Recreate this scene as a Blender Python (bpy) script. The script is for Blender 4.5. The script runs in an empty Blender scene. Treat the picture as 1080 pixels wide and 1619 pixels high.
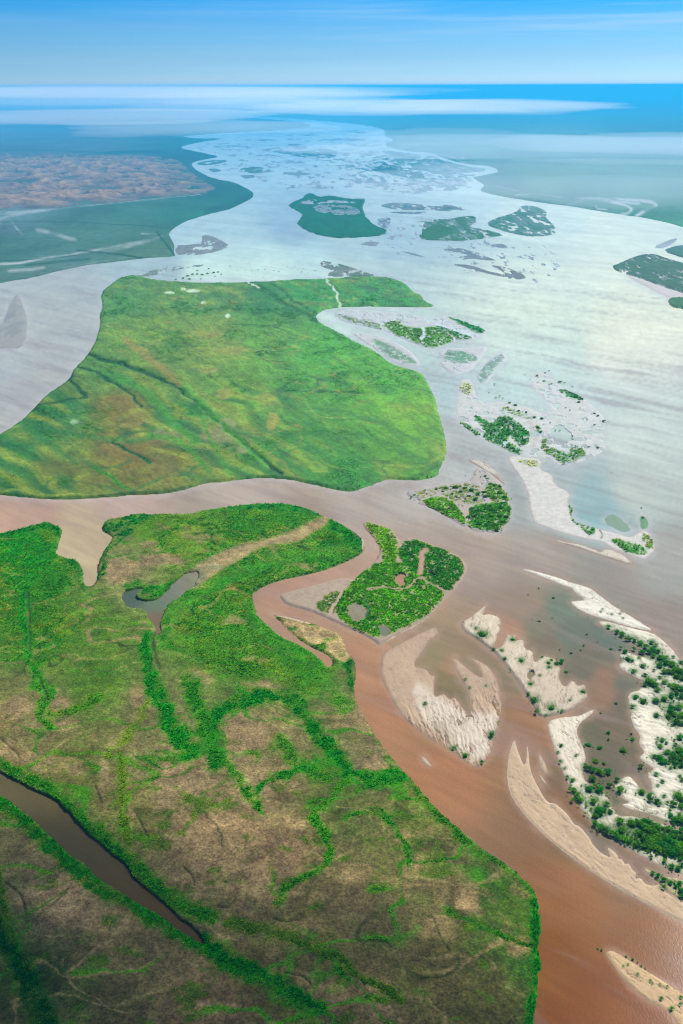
import bpy, math, random
import numpy as np

# ------------------------------------------------------------------ camera model
H = 300.0                      # height of the aircraft above the river, metres
F, CX, CY, VH = 1589.0, 540.0, 809.5, 135.5
PITCH = math.atan((CY - VH) / F)
ROLL = -0.0037
FW = np.array([0.0, math.cos(PITCH), -math.sin(PITCH)])
R0 = np.array([1.0, 0.0, 0.0]); U0 = np.array([0.0, math.sin(PITCH), math.cos(PITCH)])
RT = R0 * math.cos(ROLL) + U0 * math.sin(ROLL)
UP = -R0 * math.sin(ROLL) + U0 * math.cos(ROLL)
FAR = 60000.0

def ground(u, v):
    """map position (metres) of a point of the river plain seen along a direction"""
    u = np.asarray(u, float); v = np.asarray(v, float)
    a = (u - CX) / F; b = -(v - CY) / F
    d = FW[None] + a.reshape(-1, 1) * RT + b.reshape(-1, 1) * UP
    t = H / np.maximum(-d[:, 2], 1e-5)
    x = d[:, 0] * t; y = d[:, 1] * t
    return x.reshape(u.shape), y.reshape(u.shape)

def mpp(u, v):                 # metres across one photo pixel there
    a = (u - CX) / F; b = -(v - CY) / F
    d = FW + a * RT + b * UP
    return H / max(-d[2], 1e-5) / F

# ------------------------------------------------------------------ noise
def _hash(ix, iy, seed):
    h = (ix.astype(np.int64) * 374761393 + iy.astype(np.int64) * 668265263 + seed * 1274126177) & 0xFFFFFFFF
    h = ((h ^ (h >> 13)) * 1274126177) & 0xFFFFFFFF
    h = h ^ (h >> 16)
    return (h & 0xFFFFFF) / float(0xFFFFFF)

def vnoise(x, y, seed=0):
    x = np.asarray(x, float); y = np.asarray(y, float)
    ix = np.floor(x); iy = np.floor(y); fx = x - ix; fy = y - iy
    fx = fx * fx * (3 - 2 * fx); fy = fy * fy * (3 - 2 * fy)
    a = _hash(ix, iy, seed); b = _hash(ix + 1, iy, seed)
    c = _hash(ix, iy + 1, seed); d = _hash(ix + 1, iy + 1, seed)
    return (a + (b - a) * fx) * (1 - fy) + (c + (d - c) * fx) * fy

def fbm(x, y, seed=0, octv=4, gain=0.5):
    s = 0; amp = 1; tot = 0
    c, sn = math.cos(0.6), math.sin(0.6)
    for o in range(octv):
        s = s + amp * (vnoise(x, y, seed + 17 * o) - 0.5) * 2
        tot += amp; amp *= gain
        x, y = (x * c - y * sn) * 2.03 + 3.1, (x * sn + y * c) * 2.03 - 1.7
    return s / tot

def sstep(a, b, x):
    t = np.clip((x - a) / (b - a), 0, 1)
    return t * t * (3 - 2 * t)

GAIN = 0.66                    # photographed brightness to surface colour
def lin(c):
    c = np.asarray(c, float) / 255.0
    return GAIN * np.where(c <= 0.04045, c / 12.92, ((c + 0.055) / 1.055) ** 2.4)

# ------------------------------------------------------------------ outlines
def chaikin(p, n=1, closed=True):
    p = np.asarray(p, float)
    for _ in range(n):
        q = np.roll(p, -1, 0) if closed else p[1:]
        a = p if closed else p[:-1]
        r = np.empty((2 * len(a), 2)); r[0::2] = a * .78 + q * .22; r[1::2] = a * .22 + q * .78
        if not closed:
            r = np.vstack([p[:1], r, p[-1:]])
        p = r
    return p

def seg_dist(x, y, p, closed):
    best = np.full(x.shape, 1e18)
    n = len(p); m = n if closed else n - 1
    for i in range(m):
        ax, ay = p[i]; bx, by = p[(i + 1) % n]
        ex, ey = bx - ax, by - ay; L = ex * ex + ey * ey + 1e-12
        t = np.clip(((x - ax) * ex + (y - ay) * ey) / L, 0, 1)
        dx = x - ax - t * ex; dy = y - ay - t * ey
        np.minimum(best, dx * dx + dy * dy, out=best)
    return np.sqrt(best)

def inside(x, y, p):
    r = np.zeros(x.shape, bool); n = len(p)
    for i in range(n):
        ax, ay = p[i]; bx, by = p[(i + 1) % n]
        if ay == by: continue
        c = ((ay > y) != (by > y))
        r ^= c & (x < (bx - ax) * (y - ay) / (by - ay) + ax)
    return r

def sdist(x, y, p):            # positive inside
    d = seg_dist(x, y, p, True)
    return np.where(inside(x, y, p), d, -d)

def idw(u, v, anchors, power=3.0, vs=1.0):
    num = np.zeros(u.shape + (3,)); den = np.zeros(u.shape)
    for (au, av, c) in anchors:
        w = 1.0 / (((u - au) ** 2 + ((v - av) * vs) ** 2) + 60.0) ** (power / 2)
        num += w[..., None] * lin(c); den += w
    return num / den[..., None]

def stroke_w(u, v, pts, w, soft=0.5):
    """1 on the line of half width w (a number or two numbers start/end), 0 off it"""
    pts = chaikin(pts, 2, False)
    out = np.zeros(u.shape)
    w0, w1 = (w, w) if np.isscalar(w) else w
    wm = max(w0, w1) * (1 + soft) + 3
    m = (u > pts[:, 0].min() - wm) & (u < pts[:, 0].max() + wm) & (v > pts[:, 1].min() - wm) & (v < pts[:, 1].max() + wm)
    if not m.any(): return out
    x = u[m]; y = v[m]; best = np.zeros(x.shape); n = len(pts)
    for i in range(n - 1):
        ax, ay = pts[i]; bx, by = pts[i + 1]
        ex, ey = bx - ax, by - ay; L = ex * ex + ey * ey + 1e-12
        t = np.clip(((x - ax) * ex + (y - ay) * ey) / L, 0, 1)
        d = np.hypot(x - ax - t * ex, y - ay - t * ey)
        ww = w0 + (w1 - w0) * (i + t) / (n - 1)
        np.maximum(best, 1 - sstep(1 - soft, 1 + soft, d / np.maximum(ww, .3)), out=best)
    out[m] = best
    return out

def poly_w(u, v, pts, soft=6.0):
    pts = chaikin(pts, 2, True)
    out = np.zeros(u.shape)
    m = (u > pts[:, 0].min() - soft) & (u < pts[:, 0].max() + soft) & (v > pts[:, 1].min() - soft) & (v < pts[:, 1].max() + soft)
    if not m.any(): return out
    out[m] = sstep(-soft, soft, sdist(u[m], v[m], pts))
    return out

def spots_w(u, v, spots):
    out = np.zeros(u.shape)
    for (su, sv, ru, rv) in spots:
        d = np.hypot((u - su) / ru, (v - sv) / rv)
        out = np.maximum(out, 1 - sstep(.45, 1.1, d))
    return out

# ------------------------------------------------------------------ materials
def new_mat(name):
    m = bpy.data.materials.new(name); m.use_nodes = True
    nt = m.node_tree; nt.nodes.clear()
    return m, nt, nt.nodes, nt.links

def mat_ground(name, scale=0.9, vary=0.35, bump=0.35, rough=0.95, spec=0.1, coarse=0.12):
    m, nt, N, L = new_mat(name)
    out = N.new('ShaderNodeOutputMaterial'); b = N.new('ShaderNodeBsdfPrincipled')
    at = N.new('ShaderNodeAttribute'); at.attribute_name = 'albedo'
    geo = N.new('ShaderNodeNewGeometry')
    n1 = N.new('ShaderNodeTexNoise'); n1.inputs['Scale'].default_value = scale; n1.inputs['Detail'].default_value = 3
    n2 = N.new('ShaderNodeTexNoise'); n2.inputs['Scale'].default_value = coarse; n2.inputs['Detail'].default_value = 5
    for n in (n1, n2): L.new(geo.outputs['Position'], n.inputs['Vector'])
    def rng(src, lo, hi):
        r = N.new('ShaderNodeMapRange'); r.inputs['From Min'].default_value = .3; r.inputs['From Max'].default_value = .7
        r.inputs['To Min'].default_value = lo; r.inputs['To Max'].default_value = hi; r.clamp = False
        L.new(src, r.inputs['Value']); return r.outputs['Result']
    mu = N.new('ShaderNodeMath'); mu.operation = 'MULTIPLY'
    L.new(rng(n1.outputs['Fac'], 1 - vary, 1 + vary), mu.inputs[0]); L.new(rng(n2.outputs['Fac'], 1 - vary * .6, 1 + vary * .6), mu.inputs[1])
    vm = N.new('ShaderNodeVectorMath'); vm.operation = 'SCALE'
    L.new(at.outputs['Color'], vm.inputs[0]); L.new(mu.outputs[0], vm.inputs['Scale'])
    L.new(vm.outputs[0], b.inputs['Base Color'])
    b.inputs['Roughness'].default_value = rough; b.inputs['Specular IOR Level'].default_value = spec
    if bump:
        bp = N.new('ShaderNodeBump'); bp.inputs['Strength'].default_value = bump; bp.inputs['Distance'].default_value = .5 / scale * .6
        L.new(n1.outputs['Fac'], bp.inputs['Height']); L.new(bp.outputs['Normal'], b.inputs['Normal'])
    L.new(b.outputs[0], out.inputs['Surface'])
    return m

def mat_leaf(name):
    m, nt, N, L = new_mat(name)
    out = N.new('ShaderNodeOutputMaterial'); at = N.new('ShaderNodeAttribute'); at.attribute_name = 'albedo'
    d = N.new('ShaderNodeBsdfDiffuse'); t = N.new('ShaderNodeBsdfTranslucent'); mx = N.new('ShaderNodeMixShader')
    mx.inputs[0].default_value = .38
    L.new(at.outputs['Color'], d.inputs['Color']); L.new(at.outputs['Color'], t.inputs['Color'])
    L.new(d.outputs[0], mx.inputs[1]); L.new(t.outputs[0], mx.inputs[2]); L.new(mx.outputs[0], out.inputs['Surface'])
    return m

def mat_water():
    m, nt, N, L = new_mat('muddy_water')
    out = N.new('ShaderNodeOutputMaterial'); b = N.new('ShaderNodeBsdfPrincipled')
    at = N.new('ShaderNodeAttribute'); at.attribute_name = 'albedo'
    geo = N.new('ShaderNodeNewGeometry')
    mp = N.new('ShaderNodeMapping'); mp.inputs['Rotation'].default_value = (0, 0, .55); mp.inputs['Scale'].default_value = (.9, .28, 1)
    L.new(geo.outputs['Position'], mp.inputs['Vector'])
    n1 = N.new('ShaderNodeTexNoise'); n1.inputs['Scale'].default_value = 1.6; n1.inputs['Detail'].default_value = 3
    n2 = N.new('ShaderNodeTexNoise'); n2.inputs['Scale'].default_value = .035; n2.inputs['Detail'].default_value = 5
    for n in (n1, n2): L.new(mp.outputs[0], n.inputs['Vector'])
    r = N.new('ShaderNodeMapRange'); r.inputs['From Min'].default_value = .3; r.inputs['From Max'].default_value = .7
    r.inputs['To Min'].default_value = .93; r.inputs['To Max'].default_value = 1.07; L.new(n2.outputs['Fac'], r.inputs['Value'])
    n3 = N.new('ShaderNodeTexNoise'); n3.inputs['Scale'].default_value = 1.1; n3.inputs['Detail'].default_value = 4; n3.inputs['Roughness'].default_value = .7
    L.new(geo.outputs['Position'], n3.inputs['Vector'])
    r3 = N.new('ShaderNodeMapRange'); r3.inputs['From Min'].default_value = .3; r3.inputs['From Max'].default_value = .7
    r3.inputs['To Min'].default_value = .86; r3.inputs['To Max'].default_value = 1.14; L.new(n3.outputs['Fac'], r3.inputs['Value'])
    mm = N.new('ShaderNodeMath'); mm.operation = 'MULTIPLY'; L.new(r.outputs[0], mm.inputs[0]); L.new(r3.outputs[0], mm.inputs[1])
    vm = N.new('ShaderNodeVectorMath'); vm.operation = 'SCALE'
    L.new(at.outputs['Color'], vm.inputs[0]); L.new(mm.outputs[0], vm.inputs['Scale']); L.new(vm.outputs[0], b.inputs['Base Color'])
    b.inputs['Roughness'].default_value = .2; b.inputs['IOR'].default_value = 1.33; b.inputs['Specular IOR Level'].default_value = .14
    bp = N.new('ShaderNodeBump'); bp.inputs['Strength'].default_value = .12; bp.inputs['Distance'].default_value = .15
    L.new(n1.outputs['Fac'], bp.inputs['Height']); L.new(bp.outputs['Normal'], b.inputs['Normal'])
    L.new(b.outputs[0], out.inputs['Surface'])
    return m

M_LAND = mat_ground('meadow_soil', 1.1, .46, .4)
M_SAND = mat_ground('wet_sand', .8, .06, .06, .75, .2, .05)
M_FAR = mat_ground('far_plain', .06, .16, .0, coarse=.006)
M_DUNE = mat_ground('dune_sand', .05, .08, .0, coarse=.01)
M_LEAF = mat_leaf('foliage')
M_WATER = mat_water()

# ------------------------------------------------------------------ mesh helpers
COL = bpy.context.scene.collection

def link(o): COL.objects.link(o); return o

def tag(o, label=None, cat=None, group=None, kind=None):
    for k, v in (('label', label), ('category', cat), ('group', group), ('kind', kind)):
        if v: o[k] = v
    return o

def mesh_obj(name, V, Q, rgb, mat, smooth=True, parent=None):
    """V (n,3) world points, Q (m,4) faces, rgb (n,3) albedo"""
    c = np.array([V[:, 0].mean(), V[:, 1].mean(), 0.0])
    me = bpy.data.meshes.new(name); n = len(V); m = len(Q); k = Q.shape[1]
    me.vertices.add(n); me.vertices.foreach_set('co', (V - c).astype(np.float32).ravel())
    me.loops.add(m * k); me.loops.foreach_set('vertex_index', Q.astype(np.int32).ravel())
    me.polygons.add(m); me.polygons.foreach_set('loop_start', (np.arange(m) * k).astype(np.int32))
    me.polygons.foreach_set('loop_total', np.full(m, k, np.int32))
    me.update(calc_edges=True)
    if smooth: me.polygons.foreach_set('use_smooth', np.ones(m, bool))
    if rgb is not None:
        a = me.attributes.new('albedo', 'FLOAT_COLOR', 'POINT')
        a.data.foreach_set('color', np.hstack([np.clip(rgb, .001, .95), np.ones((n, 1))]).astype(np.float32).ravel())
    me.materials.append(mat); me.validate()
    o = bpy.data.objects.new(name, me); o.location = c
    if parent: o.parent = parent; o.location = c - np.array(parent.location)
    return link(o)

def grid(us, vs):
    U, V = np.meshgrid(us, vs)
    nv, nu = U.shape
    i = np.arange(nv * nu).reshape(nv, nu)
    Q = np.stack([i[:-1, :-1], i[1:, :-1], i[1:, 1:], i[:-1, 1:]], -1).reshape(-1, 4)
    return U.ravel(), V.ravel(), Q

def keep_faces(V, Q, rgb, good):
    q = Q[good[Q].any(1)]
    used = np.zeros(len(V), bool); used[q.ravel()] = True
    idx = np.cumsum(used) - 1
    return V[used], idx[q], rgb[used]

CUR = {"s": 1.0}

SANDS = []
def island(name, poly, paint, mat, label, cat, top=1.2, shore=3.0, rough=2.0, step=2.0, nscale=None,
           smoothing=1, margin=None, seed=1, kind='structure', group=None, pw=.8):
    """one landform with its own outline, height and soil; shore and rough are in pixel-sized lengths"""
    P = chaikin(poly, smoothing)
    mu, mv = P.mean(0); s = mpp(mu, mv); CUR["s"] = s
    mg = 14
    if mat is M_SAND: SANDS.append(P)
    us = np.arange(P[:, 0].min() - mg, P[:, 0].max() + mg, step)
    v0 = max(P[:, 1].min() - mg, VH + 10); v1 = P[:, 1].max() + mg
    vs = [v0]
    while vs[-1] < v1: vs.append(vs[-1] + (step if vs[-1] > 420 else step * .5 if vs[-1] > 240 else .5))
    u, v, Q = grid(us, np.array(vs))
    x, y = ground(u, v); px, py = ground(P[:, 0], P[:, 1])
    sd = sdist(x, y, np.stack([px, py], 1))
    L = (nscale or 9.0) * s
    sdn = sd + rough * s * fbm(x / L, y / L, seed, 4, .6)
    sh = shore * s
    rgb, dz = paint(u, v, x, y, sdn / s)
    z = np.where(sdn > 0, top * sstep(0, sh, sdn) ** pw + .03, np.maximum(sdn * .12, -1.2))
    z = z + dz * sstep(0, sh * .6, sdn)
    V = np.stack([x, y, z], 1)
    good = sdn > -(margin or 3.0) * s
    V, Q, rgb = keep_faces(V, Q, rgb, good)
    o = mesh_obj(name, V, Q, rgb, mat)
    tag(o, label, cat, group, kind)
    return o
# ------------------------------------------------------------------ colours of soil and plants (sRGB), surface colours, with one bank shade painted in
def blend(rgb, w, c):
    return rgb * (1 - w[..., None]) + lin(c) * w[..., None]

def mottled(rgb, x, y, s, seed, amt=.25, octv=5):
    n = fbm(x / s, y / s, seed, octv, .62)
    return rgb * (1 + amt * n)[..., None]

# ---- foreground meadow -------------------------------------------------------
MEADOW = [(0,845),(20,840),(60,830),(73,825),(98,835),(97,847),(92,860),(88,877),(103,883),(123,887),(130,900),(133,927),(147,928),
 (155,913),(153,897),(167,867),(180,850),(172,845),(160,838),(167,822),(200,817),(220,812),(233,815),(250,813),(300,815),(325,807),(360,803),(393,798),
 (443,796),(480,803),(513,817),(547,833),(573,853),(578,863),(573,875),(547,888),(517,900),(487,908),(443,917),(413,928),(397,940),
 (403,957),(405,973),(420,987),(443,1007),(487,1028),(507,1043),(515,1054),(522,1056),(528,1050),(523,1037),(500,1027),(487,1020),(467,1007),(447,987),(432,972),
 (460,978),(503,988),(540,1003),(550,1027),(560,1045),(563,1060),(562,1077),(558,1093),(567,1120),(587,1153),(610,1187),(643,1227),
 (680,1267),(693,1283),(720,1307),(773,1349),(803,1369),(837,1399),(850,1416),(853,1442),(855,1466),(852,1489),(850,1506),(855,1526),
 (850,1549),(848,1582),(843,1619),(835,1680),(820,1830),(-330,1830),(-330,862)]
M_BASE = [(40,880,(40,135,18)),(60,1000,(72,128,30)),(150,1000,(96,125,48)),(250,840,(92,130,36)),(200,900,(136,133,92)),(300,835,(112,140,45)),
 (420,800,(70,135,38)),(350,1000,(82,138,32)),(450,960,(80,130,28)),(400,1050,(75,130,38)),(150,1080,(88,120,42)),(60,1130,(128,124,84)),
 (250,1150,(126,120,84)),(290,1210,(160,135,115)),(420,1180,(150,127,102)),(420,1120,(138,130,90)),(480,1060,(72,130,34)),(560,1130,(136,125,90)),
 (600,1200,(128,116,90)),(330,1330,(146,118,102)),(430,1350,(142,113,97)),(200,1300,(118,112,68)),(120,1230,(112,110,62)),(100,1420,(130,110,95)),
 (60,1540,(62,70,32)),(200,1500,(118,102,76)),(150,1590,(92,84,56)),(330,1590,(128,102,82)),(450,1560,(94,82,52)),(560,1430,(116,101,78)),
 (560,1600,(114,95,74)),(700,1540,(102,92,60)),(760,1580,(92,86,52)),(700,1400,(112,100,72)),(780,1400,(62,96,34)),(650,1280,(106,112,56)),
 (840,1500,(60,100,35)),(500,1500,(100,95,55)),(20,1180,(140,118,92)),(530,1270,(100,108,58)),(550,840,(80,140,40)),(460,880,(92,140,50))]
GREEN = (34,132,12); DEEP = (22,92,22); YEL = (120,142,34); SOILC = (162,136,114); OLIVE = (84,100,30)
# lush belts of reeds and grass along old channels: points, half widths, colour, strength
M_BELTS = [
 ([(40,935),(37,960),(40,990),(44,1030),(58,1072),(78,1100)],(6,9),GREEN,1),([(60,1075),(76,1100),(64,1138),(82,1155)],(8,6),(70,135,25),.9),
 ([(235,1005),(230,1040),(240,1080),(258,1115),(275,1155),(302,1190)],(9,17),GREEN,1),
 ([(342,1215),(334,1170),(342,1135),(372,1112),(425,1102),(460,1108),(490,1140),(520,1185),(552,1228)],(11,13),(28,122,10),1),
 ([(300,1085),(318,1130),(330,1165),(345,1200),(378,1235),(413,1285)],(15,6),(55,130,14),.9),
 ([(560,1232),(598,1242),(648,1222)],(8,10),GREEN,1),([(552,1240),(520,1268),(495,1293),(498,1310),(525,1332),(521,1368),(492,1390),(455,1396),(440,1432)],(7,5),(62,132,14),.95),
 ([(408,1258),(425,1238),(450,1228),(485,1218),(520,1200)],(4,9),GREEN,.9),([(540,1295),(575,1285),(605,1288),(628,1322),(650,1365)],(5,6),(45,125,20),.75),
 ([(-200,1130),(-60,1185),(0,1213),(50,1240),(98,1262),(140,1312),(180,1348),(225,1385),(262,1418),(300,1440),(330,1450)],(9,15),(50,122,18),1),
 ([(-200,1200),(-60,1240),(0,1272),(50,1310),(92,1348),(130,1382),(175,1412),(235,1446),(285,1482),(330,1508),(395,1545),(450,1575),(500,1597)],(13,12),(38,120,14),1),
 ([(318,1490),(370,1520),(430,1555),(490,1590)],(11,9),(26,112,14),1),
 ([(365,1465),(430,1475),(500,1500),(545,1530),(590,1562),(640,1588)],(10,6),(72,108,16),.85),
 ([(648,1232),(690,1285),(740,1335),(800,1372),(838,1402)],(8,9),(62,124,28),.8),
 ([(846,1405),(849,1440),(850,1480),(848,1520),(845,1570),(838,1640)],(9,11),(30,118,14),1),
 ([(700,1448),(745,1458),(785,1478),(820,1495),(848,1498)],(5,6),(46,112,20),.8),
 ([(85,1135),(120,1125),(160,1108)],(8,5),(80,130,30),.8),([(190,1200),(195,1230),(193,1290),(205,1330)],(7,8),(95,125,25),.7),
 ([(170,1195),(215,1150),(235,1110)],(6,5),(110,135,32),.7),
 ([(0,845),(55,832),(98,835),(94,862),(128,895),(135,930)],(7,6),(26,118,18),.8),
 ([(158,915),(165,880),(180,858),(205,838)],(5,4),(22,110,30),.9),([(165,838),(205,826),(235,816)],(6,5),(24,118,40),.9),
 ([(205,928),(255,935),(300,905),(345,875),(420,862)],(6,5),(40,132,28),.85),([(215,948),(235,955),(265,935)],(6,6),(55,138,26),.8),
 ([(440,925),(520,902),(578,872)],(4,3),(55,132,24),.6),([(513,822),(545,840),(570,862)],(7,9),(30,128,24),.9),
 ([(360,803),(440,800),(500,812)],(5,6),(28,128,40),.8),([(270,975),(262,1000),(258,1020)],(10,8),(60,135,25),.7),
 ([(330,930),(390,905),(470,885),(540,860)],(9,8),(64,138,34),.6),
 ([(270,955),(330,935),(380,915)],(7,6),(60,140,26),.7),
 ([(395,960),(420,1000),(470,1030),(510,1055)],(8,10),(62,135,26),.7),([(552,1050),(558,1085)],(8,8),(34,118,30),.8),
 ([(430,1010),(470,1060),(520,1090),(545,1120)],(14,14),(66,134,30),.6),([(440,1180),(480,1215),(520,1225)],(10,16),(50,128,18),.7),
 ([(600,1150),(620,1190),(650,1225)],(10,9),(50,120,34),.65),([(0,1470),(25,1520),(60,1580),(80,1640)],(16,22),(20,80,22),1),
 ([(0,1390),(5,1440),(20,1480)],(9,10),(62,100,14),.8),([(285,1258),(320,1275),(350,1280)],(8,8),(78,112,26),.6),
 ([(290,1320),(305,1290),(360,1270)],(5,4),(80,120,30),.55),
]
M_SOIL = [  # bare, cracked silt: centre, radii, strength
 (385,1155,42,32,.85),(390,1185,34,25,.6),(295,1205,46,26,.9),(345,1335,60,55,.8),(425,1400,34,50,.7),(105,1425,55,45,.75),(170,1460,50,22,.6),(30,1120,26,20,.8),
 (88,1108,17,12,.9),(108,1150,24,14,.85),(95,1120,18,12,.8),(215,1105,18,18,.7),(12,1185,22,14,.9),(60,1205,30,14,.6),(575,1130,24,30,.7),(600,1210,34,18,.8),(540,1140,14,20,.7),
 (235,865,20,10,.6),(250,890,60,12,.75),(190,905,36,22,.75),(320,850,45,9,.5),(475,1215,30,12,.6),(445,1250,40,14,.6),(465,1305,18,12,.7),(400,1250,25,30,.5),
 (505,1002,42,12,.85),(540,1022,16,16,.6),(470,985,24,8,.8),(520,1035,18,14,.6),(410,1088,28,10,.7),(310,1075,30,16,.6),(400,1045,30,9,.5),(370,985,26,8,.6),(450,985,16,10,.5),(480,895,22,8,.6),(270,1275,34,22,.6),(260,1240,30,24,.5),
 (165,1230,9,36,.7),(205,1300,6,30,.8),(120,1220,20,9,.6),(600,1580,30,36,.6),(740,1430,22,30,.75),(680,1370,36,20,.5),(820,1500,18,20,.7),(640,1330,20,16,.5),
 (480,1470,40,12,.4),(330,1600,50,16,.6),(660,1280,14,20,.5),(690,1470,40,24,.35),(560,1390,30,16,.45)]
M_DITCH = [([(43,940),(47,990),(46,1030)],2.6),([(62,1075),(77,1108)],2.2),([(240,1008),(247,1045),(252,1060)],2.6),([(245,1000),(240,1030),(235,1070)],1.6),
 ([(289,1372),(305,1388),(308,1402)],1.6),([(345,1437),(362,1440)],1.6),([(0,1170),(25,1192),(30,1200)],1.8),([(218,1295),(232,1325)],1.8),
 ([(450,1543),(480,1548),(490,1560)],1.4),([(10,1400),(35,1420),(40,1445)],2.2),([(150,1245),(162,1275)],1.2),([(430,1455),(450,1462),(470,1458)],1.2)]
POND_A = [(192,940),(210,932),(230,930),(213,940),(217,950),(247,950),(267,933),(280,917),(300,905),(316,904),(308,926),(285,943),(263,957),(255,977),(253,1000),(247,1008),(245,990),(235,977),(230,963),(200,962)]
SPUR = [(430,970),(460,973),(505,984),(546,1000),(560,1036),(545,1052),(520,1034),(490,1019),(460,1005),(440,986)]
MUD_A = [(285,912),(320,890),(360,870),(380,862),(427,853),(470,838),(500,822),(522,816),(519,830),(487,848),(470,859),(427,864),(410,869),(385,884),(362,895),(335,914),(312,930),(295,930)]
POND_B = [(-220,1135),(-100,1178),(0,1221),(23,1233),(60,1253),(97,1270),(127,1307),(153,1330),(180,1353),(203,1370),(209,1387),(240,1413),(272,1437),(283,1455),(297,1460),(320,1482),
 (325,1498),(300,1482),(287,1476),(267,1459),(240,1442),(213,1426),(187,1409),(157,1392),(140,1372),(107,1350),(67,1313),(30,1277),(0,1258),(-100,1215),(-220,1170)]

def warp(u, v, x, y, amt, s, seed):
    return u + amt * fbm(x / s, y / s, seed, 3), v + amt * fbm(x / s + 91, y / s - 37, seed + 5, 3)

def meadow_field(u, v, x, y):
    u1, v1 = warp(u, v, x, y, 7.0, 9.0, 3)
    rgb = idw(u1, v1, M_BASE, 3.2)
    lush = sstep(.02, .10, rgb[..., 1] - rgb[..., 0])
    n = fbm(x / 16, y / 16, 21, 5, .65)
    w = sstep(.08, .45, n) * (.2 + .8 * lush) * .6
    rgb = blend(rgb, w, YEL); w2 = sstep(.10, .5, -n) * (.15 + .5 * lush)
    rgb = blend(rgb, w2, (40, 128, 14)); lush = np.maximum(lush, w2 * .8)
    u2, v2 = warp(u, v, x, y, 9.0, 6.0, 8)
    for (su, sv, ru, rv, k) in M_SOIL:
        w = (1 - sstep(.5, 1.15, np.hypot((u2 - su) / ru, (v2 - sv) / rv))) * k
        w = np.clip(w * 1.15, 0, 1); rgb = blend(rgb, w, SOILC if sv < 1300 else (174, 144, 118)); lush = lush * (1 - w)
    u3, v3 = warp(u, v, x, y, 11.0, 7.0, 14); u3, v3 = u3 + 5 * fbm(x / 2.0, y / 2.0, 15, 3), v3 + 5 * fbm(x / 2.0, y / 2.0, 16, 3)
    patch = .62 + .38 * sstep(-.35, .2, fbm(x / 5, y / 5, 33, 4))
    wild = sstep(.18, .42, fbm(x / 13, y / 9, 35, 5, .6)) * sstep(1080, 1300, v) * .75        # loose tussocks over the dry silt
    rgb = blend(rgb, wild, (70, 104, 24)); lush = np.maximum(lush, wild * .7)
    drift = sstep(.2, .5, fbm(x / 9, y / 12, 36, 5, .6)) * .5 * sstep(1000, 1200, v)
    rgb = blend(rgb, drift, (150, 128, 100)); lush = lush * (1 - .6 * drift)
    dz = np.zeros(u.shape)
    wx = x + 9 * fbm(x / 25, y / 25, 75, 4); wy = y + 9 * fbm(x / 25, y / 25, 76, 4)
    for (sx, sy, sd_, th, col, k, lu, o) in ((52, 34, 71, .055, (62, 132, 18), .85, .75, 81), (70, 52, 72, .04, (84, 136, 24), .8, .6, 82), (34, 26, 73, .05, (46, 118, 16), .8, .8, 83),
                                          (60, 40, 74, .028, (166, 140, 112), .7, -.5, 84), (40, 60, 77, .022, (52, 64, 34), .7, .2, 85), (46, 30, 78, .03, (156, 138, 104), .6, -.5, 86)):
        f = fbm(wx / sx, wy / sy, sd_, 3, .45)
        w = (1 - sstep(th * .3, th, np.abs(f))) * sstep(-.12, .22, fbm(x / 45, y / 45, o, 3)) * k
        rgb = blend(rgb, w, col); lush = np.clip(lush + lu * w, 0, 1.2)
    for (pts, wd, c, k) in M_BELTS:
        w = stroke_w(u3, v3, pts, wd, .8) * k * patch; w = np.clip(w * 1.25, 0, 1)
        rgb = blend(rgb, w, c); lush = np.maximum(lush * (1 - .5 * w), w * 1.25)
    u4, v4 = warp(u, v, x, y, 2.0, 5.0, 40)
    for (pts, wd) in M_DITCH:
        w = stroke_w(u4, v4, pts, wd, .6); dz = dz - .5 * w; rgb = blend(rgb, w * .5, (66, 74, 40)); lush = lush * (1 - w)
    dz = dz + .5 * fbm(x / 30, y / 30, 60, 4)
    sp_ = poly_w(u4, v4, SPUR, 5.0); sk = sp_ * sstep(.25, -.05, fbm(x / 6, y / 6, 93, 4)); rgb = blend(rgb, sk * .85, (196, 166, 136)); lush = lush * (1 - sk); dz = dz - 1.0 * sp_
    mud = poly_w(u4, v4, MUD_A, 4.0)
    rgb = blend(rgb, mud * .95, (182, 156, 130)); rgb = blend(rgb, mud * sstep(.0, .4, fbm(x / 14, y / 10, 91, 4) + (360 - u) / 160.) * .6, (120, 134, 110)); lush = lush * (1 - mud); dz = dz - .5 * mud
    water = np.zeros(u.shape)
    for P in (POND_A, POND_B):
        d = poly_w(u4, v4, P, 2.2); water = np.maximum(water, d)
        rgb = blend(rgb, sstep(.02, .5, d) * .6, (96, 78, 56))
    for P in (POND_A, POND_B): dz = dz - 1.0 * poly_w(u4, v4, P, 14.0)
    dz = dz - 4.5 * sstep(.25, .9, water)
    return rgb, lush * (1 - sstep(.1, .4, water)), dz, water

def meadow_paint(u, v, x, y, e):
    rgb, lush, dz, water = meadow_field(u, v, x, y)
    edge = 1 - sstep(0, 5, e)
    rgb = blend(rgb, edge * .5 * (v < 1400), (120, 108, 80))
    L_ = np.clip(lush, 0, 1)[..., None]
    rgb = rgb * (np.array([1.0, 1.02, .62]) * (1 - L_) + np.array([.76, 1.12, .40]) * L_)
    return mottled(mottled(rgb, x, y, 1.6, 5, .5, 3), x, y, 9, 6, .42, 4), dz

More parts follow.
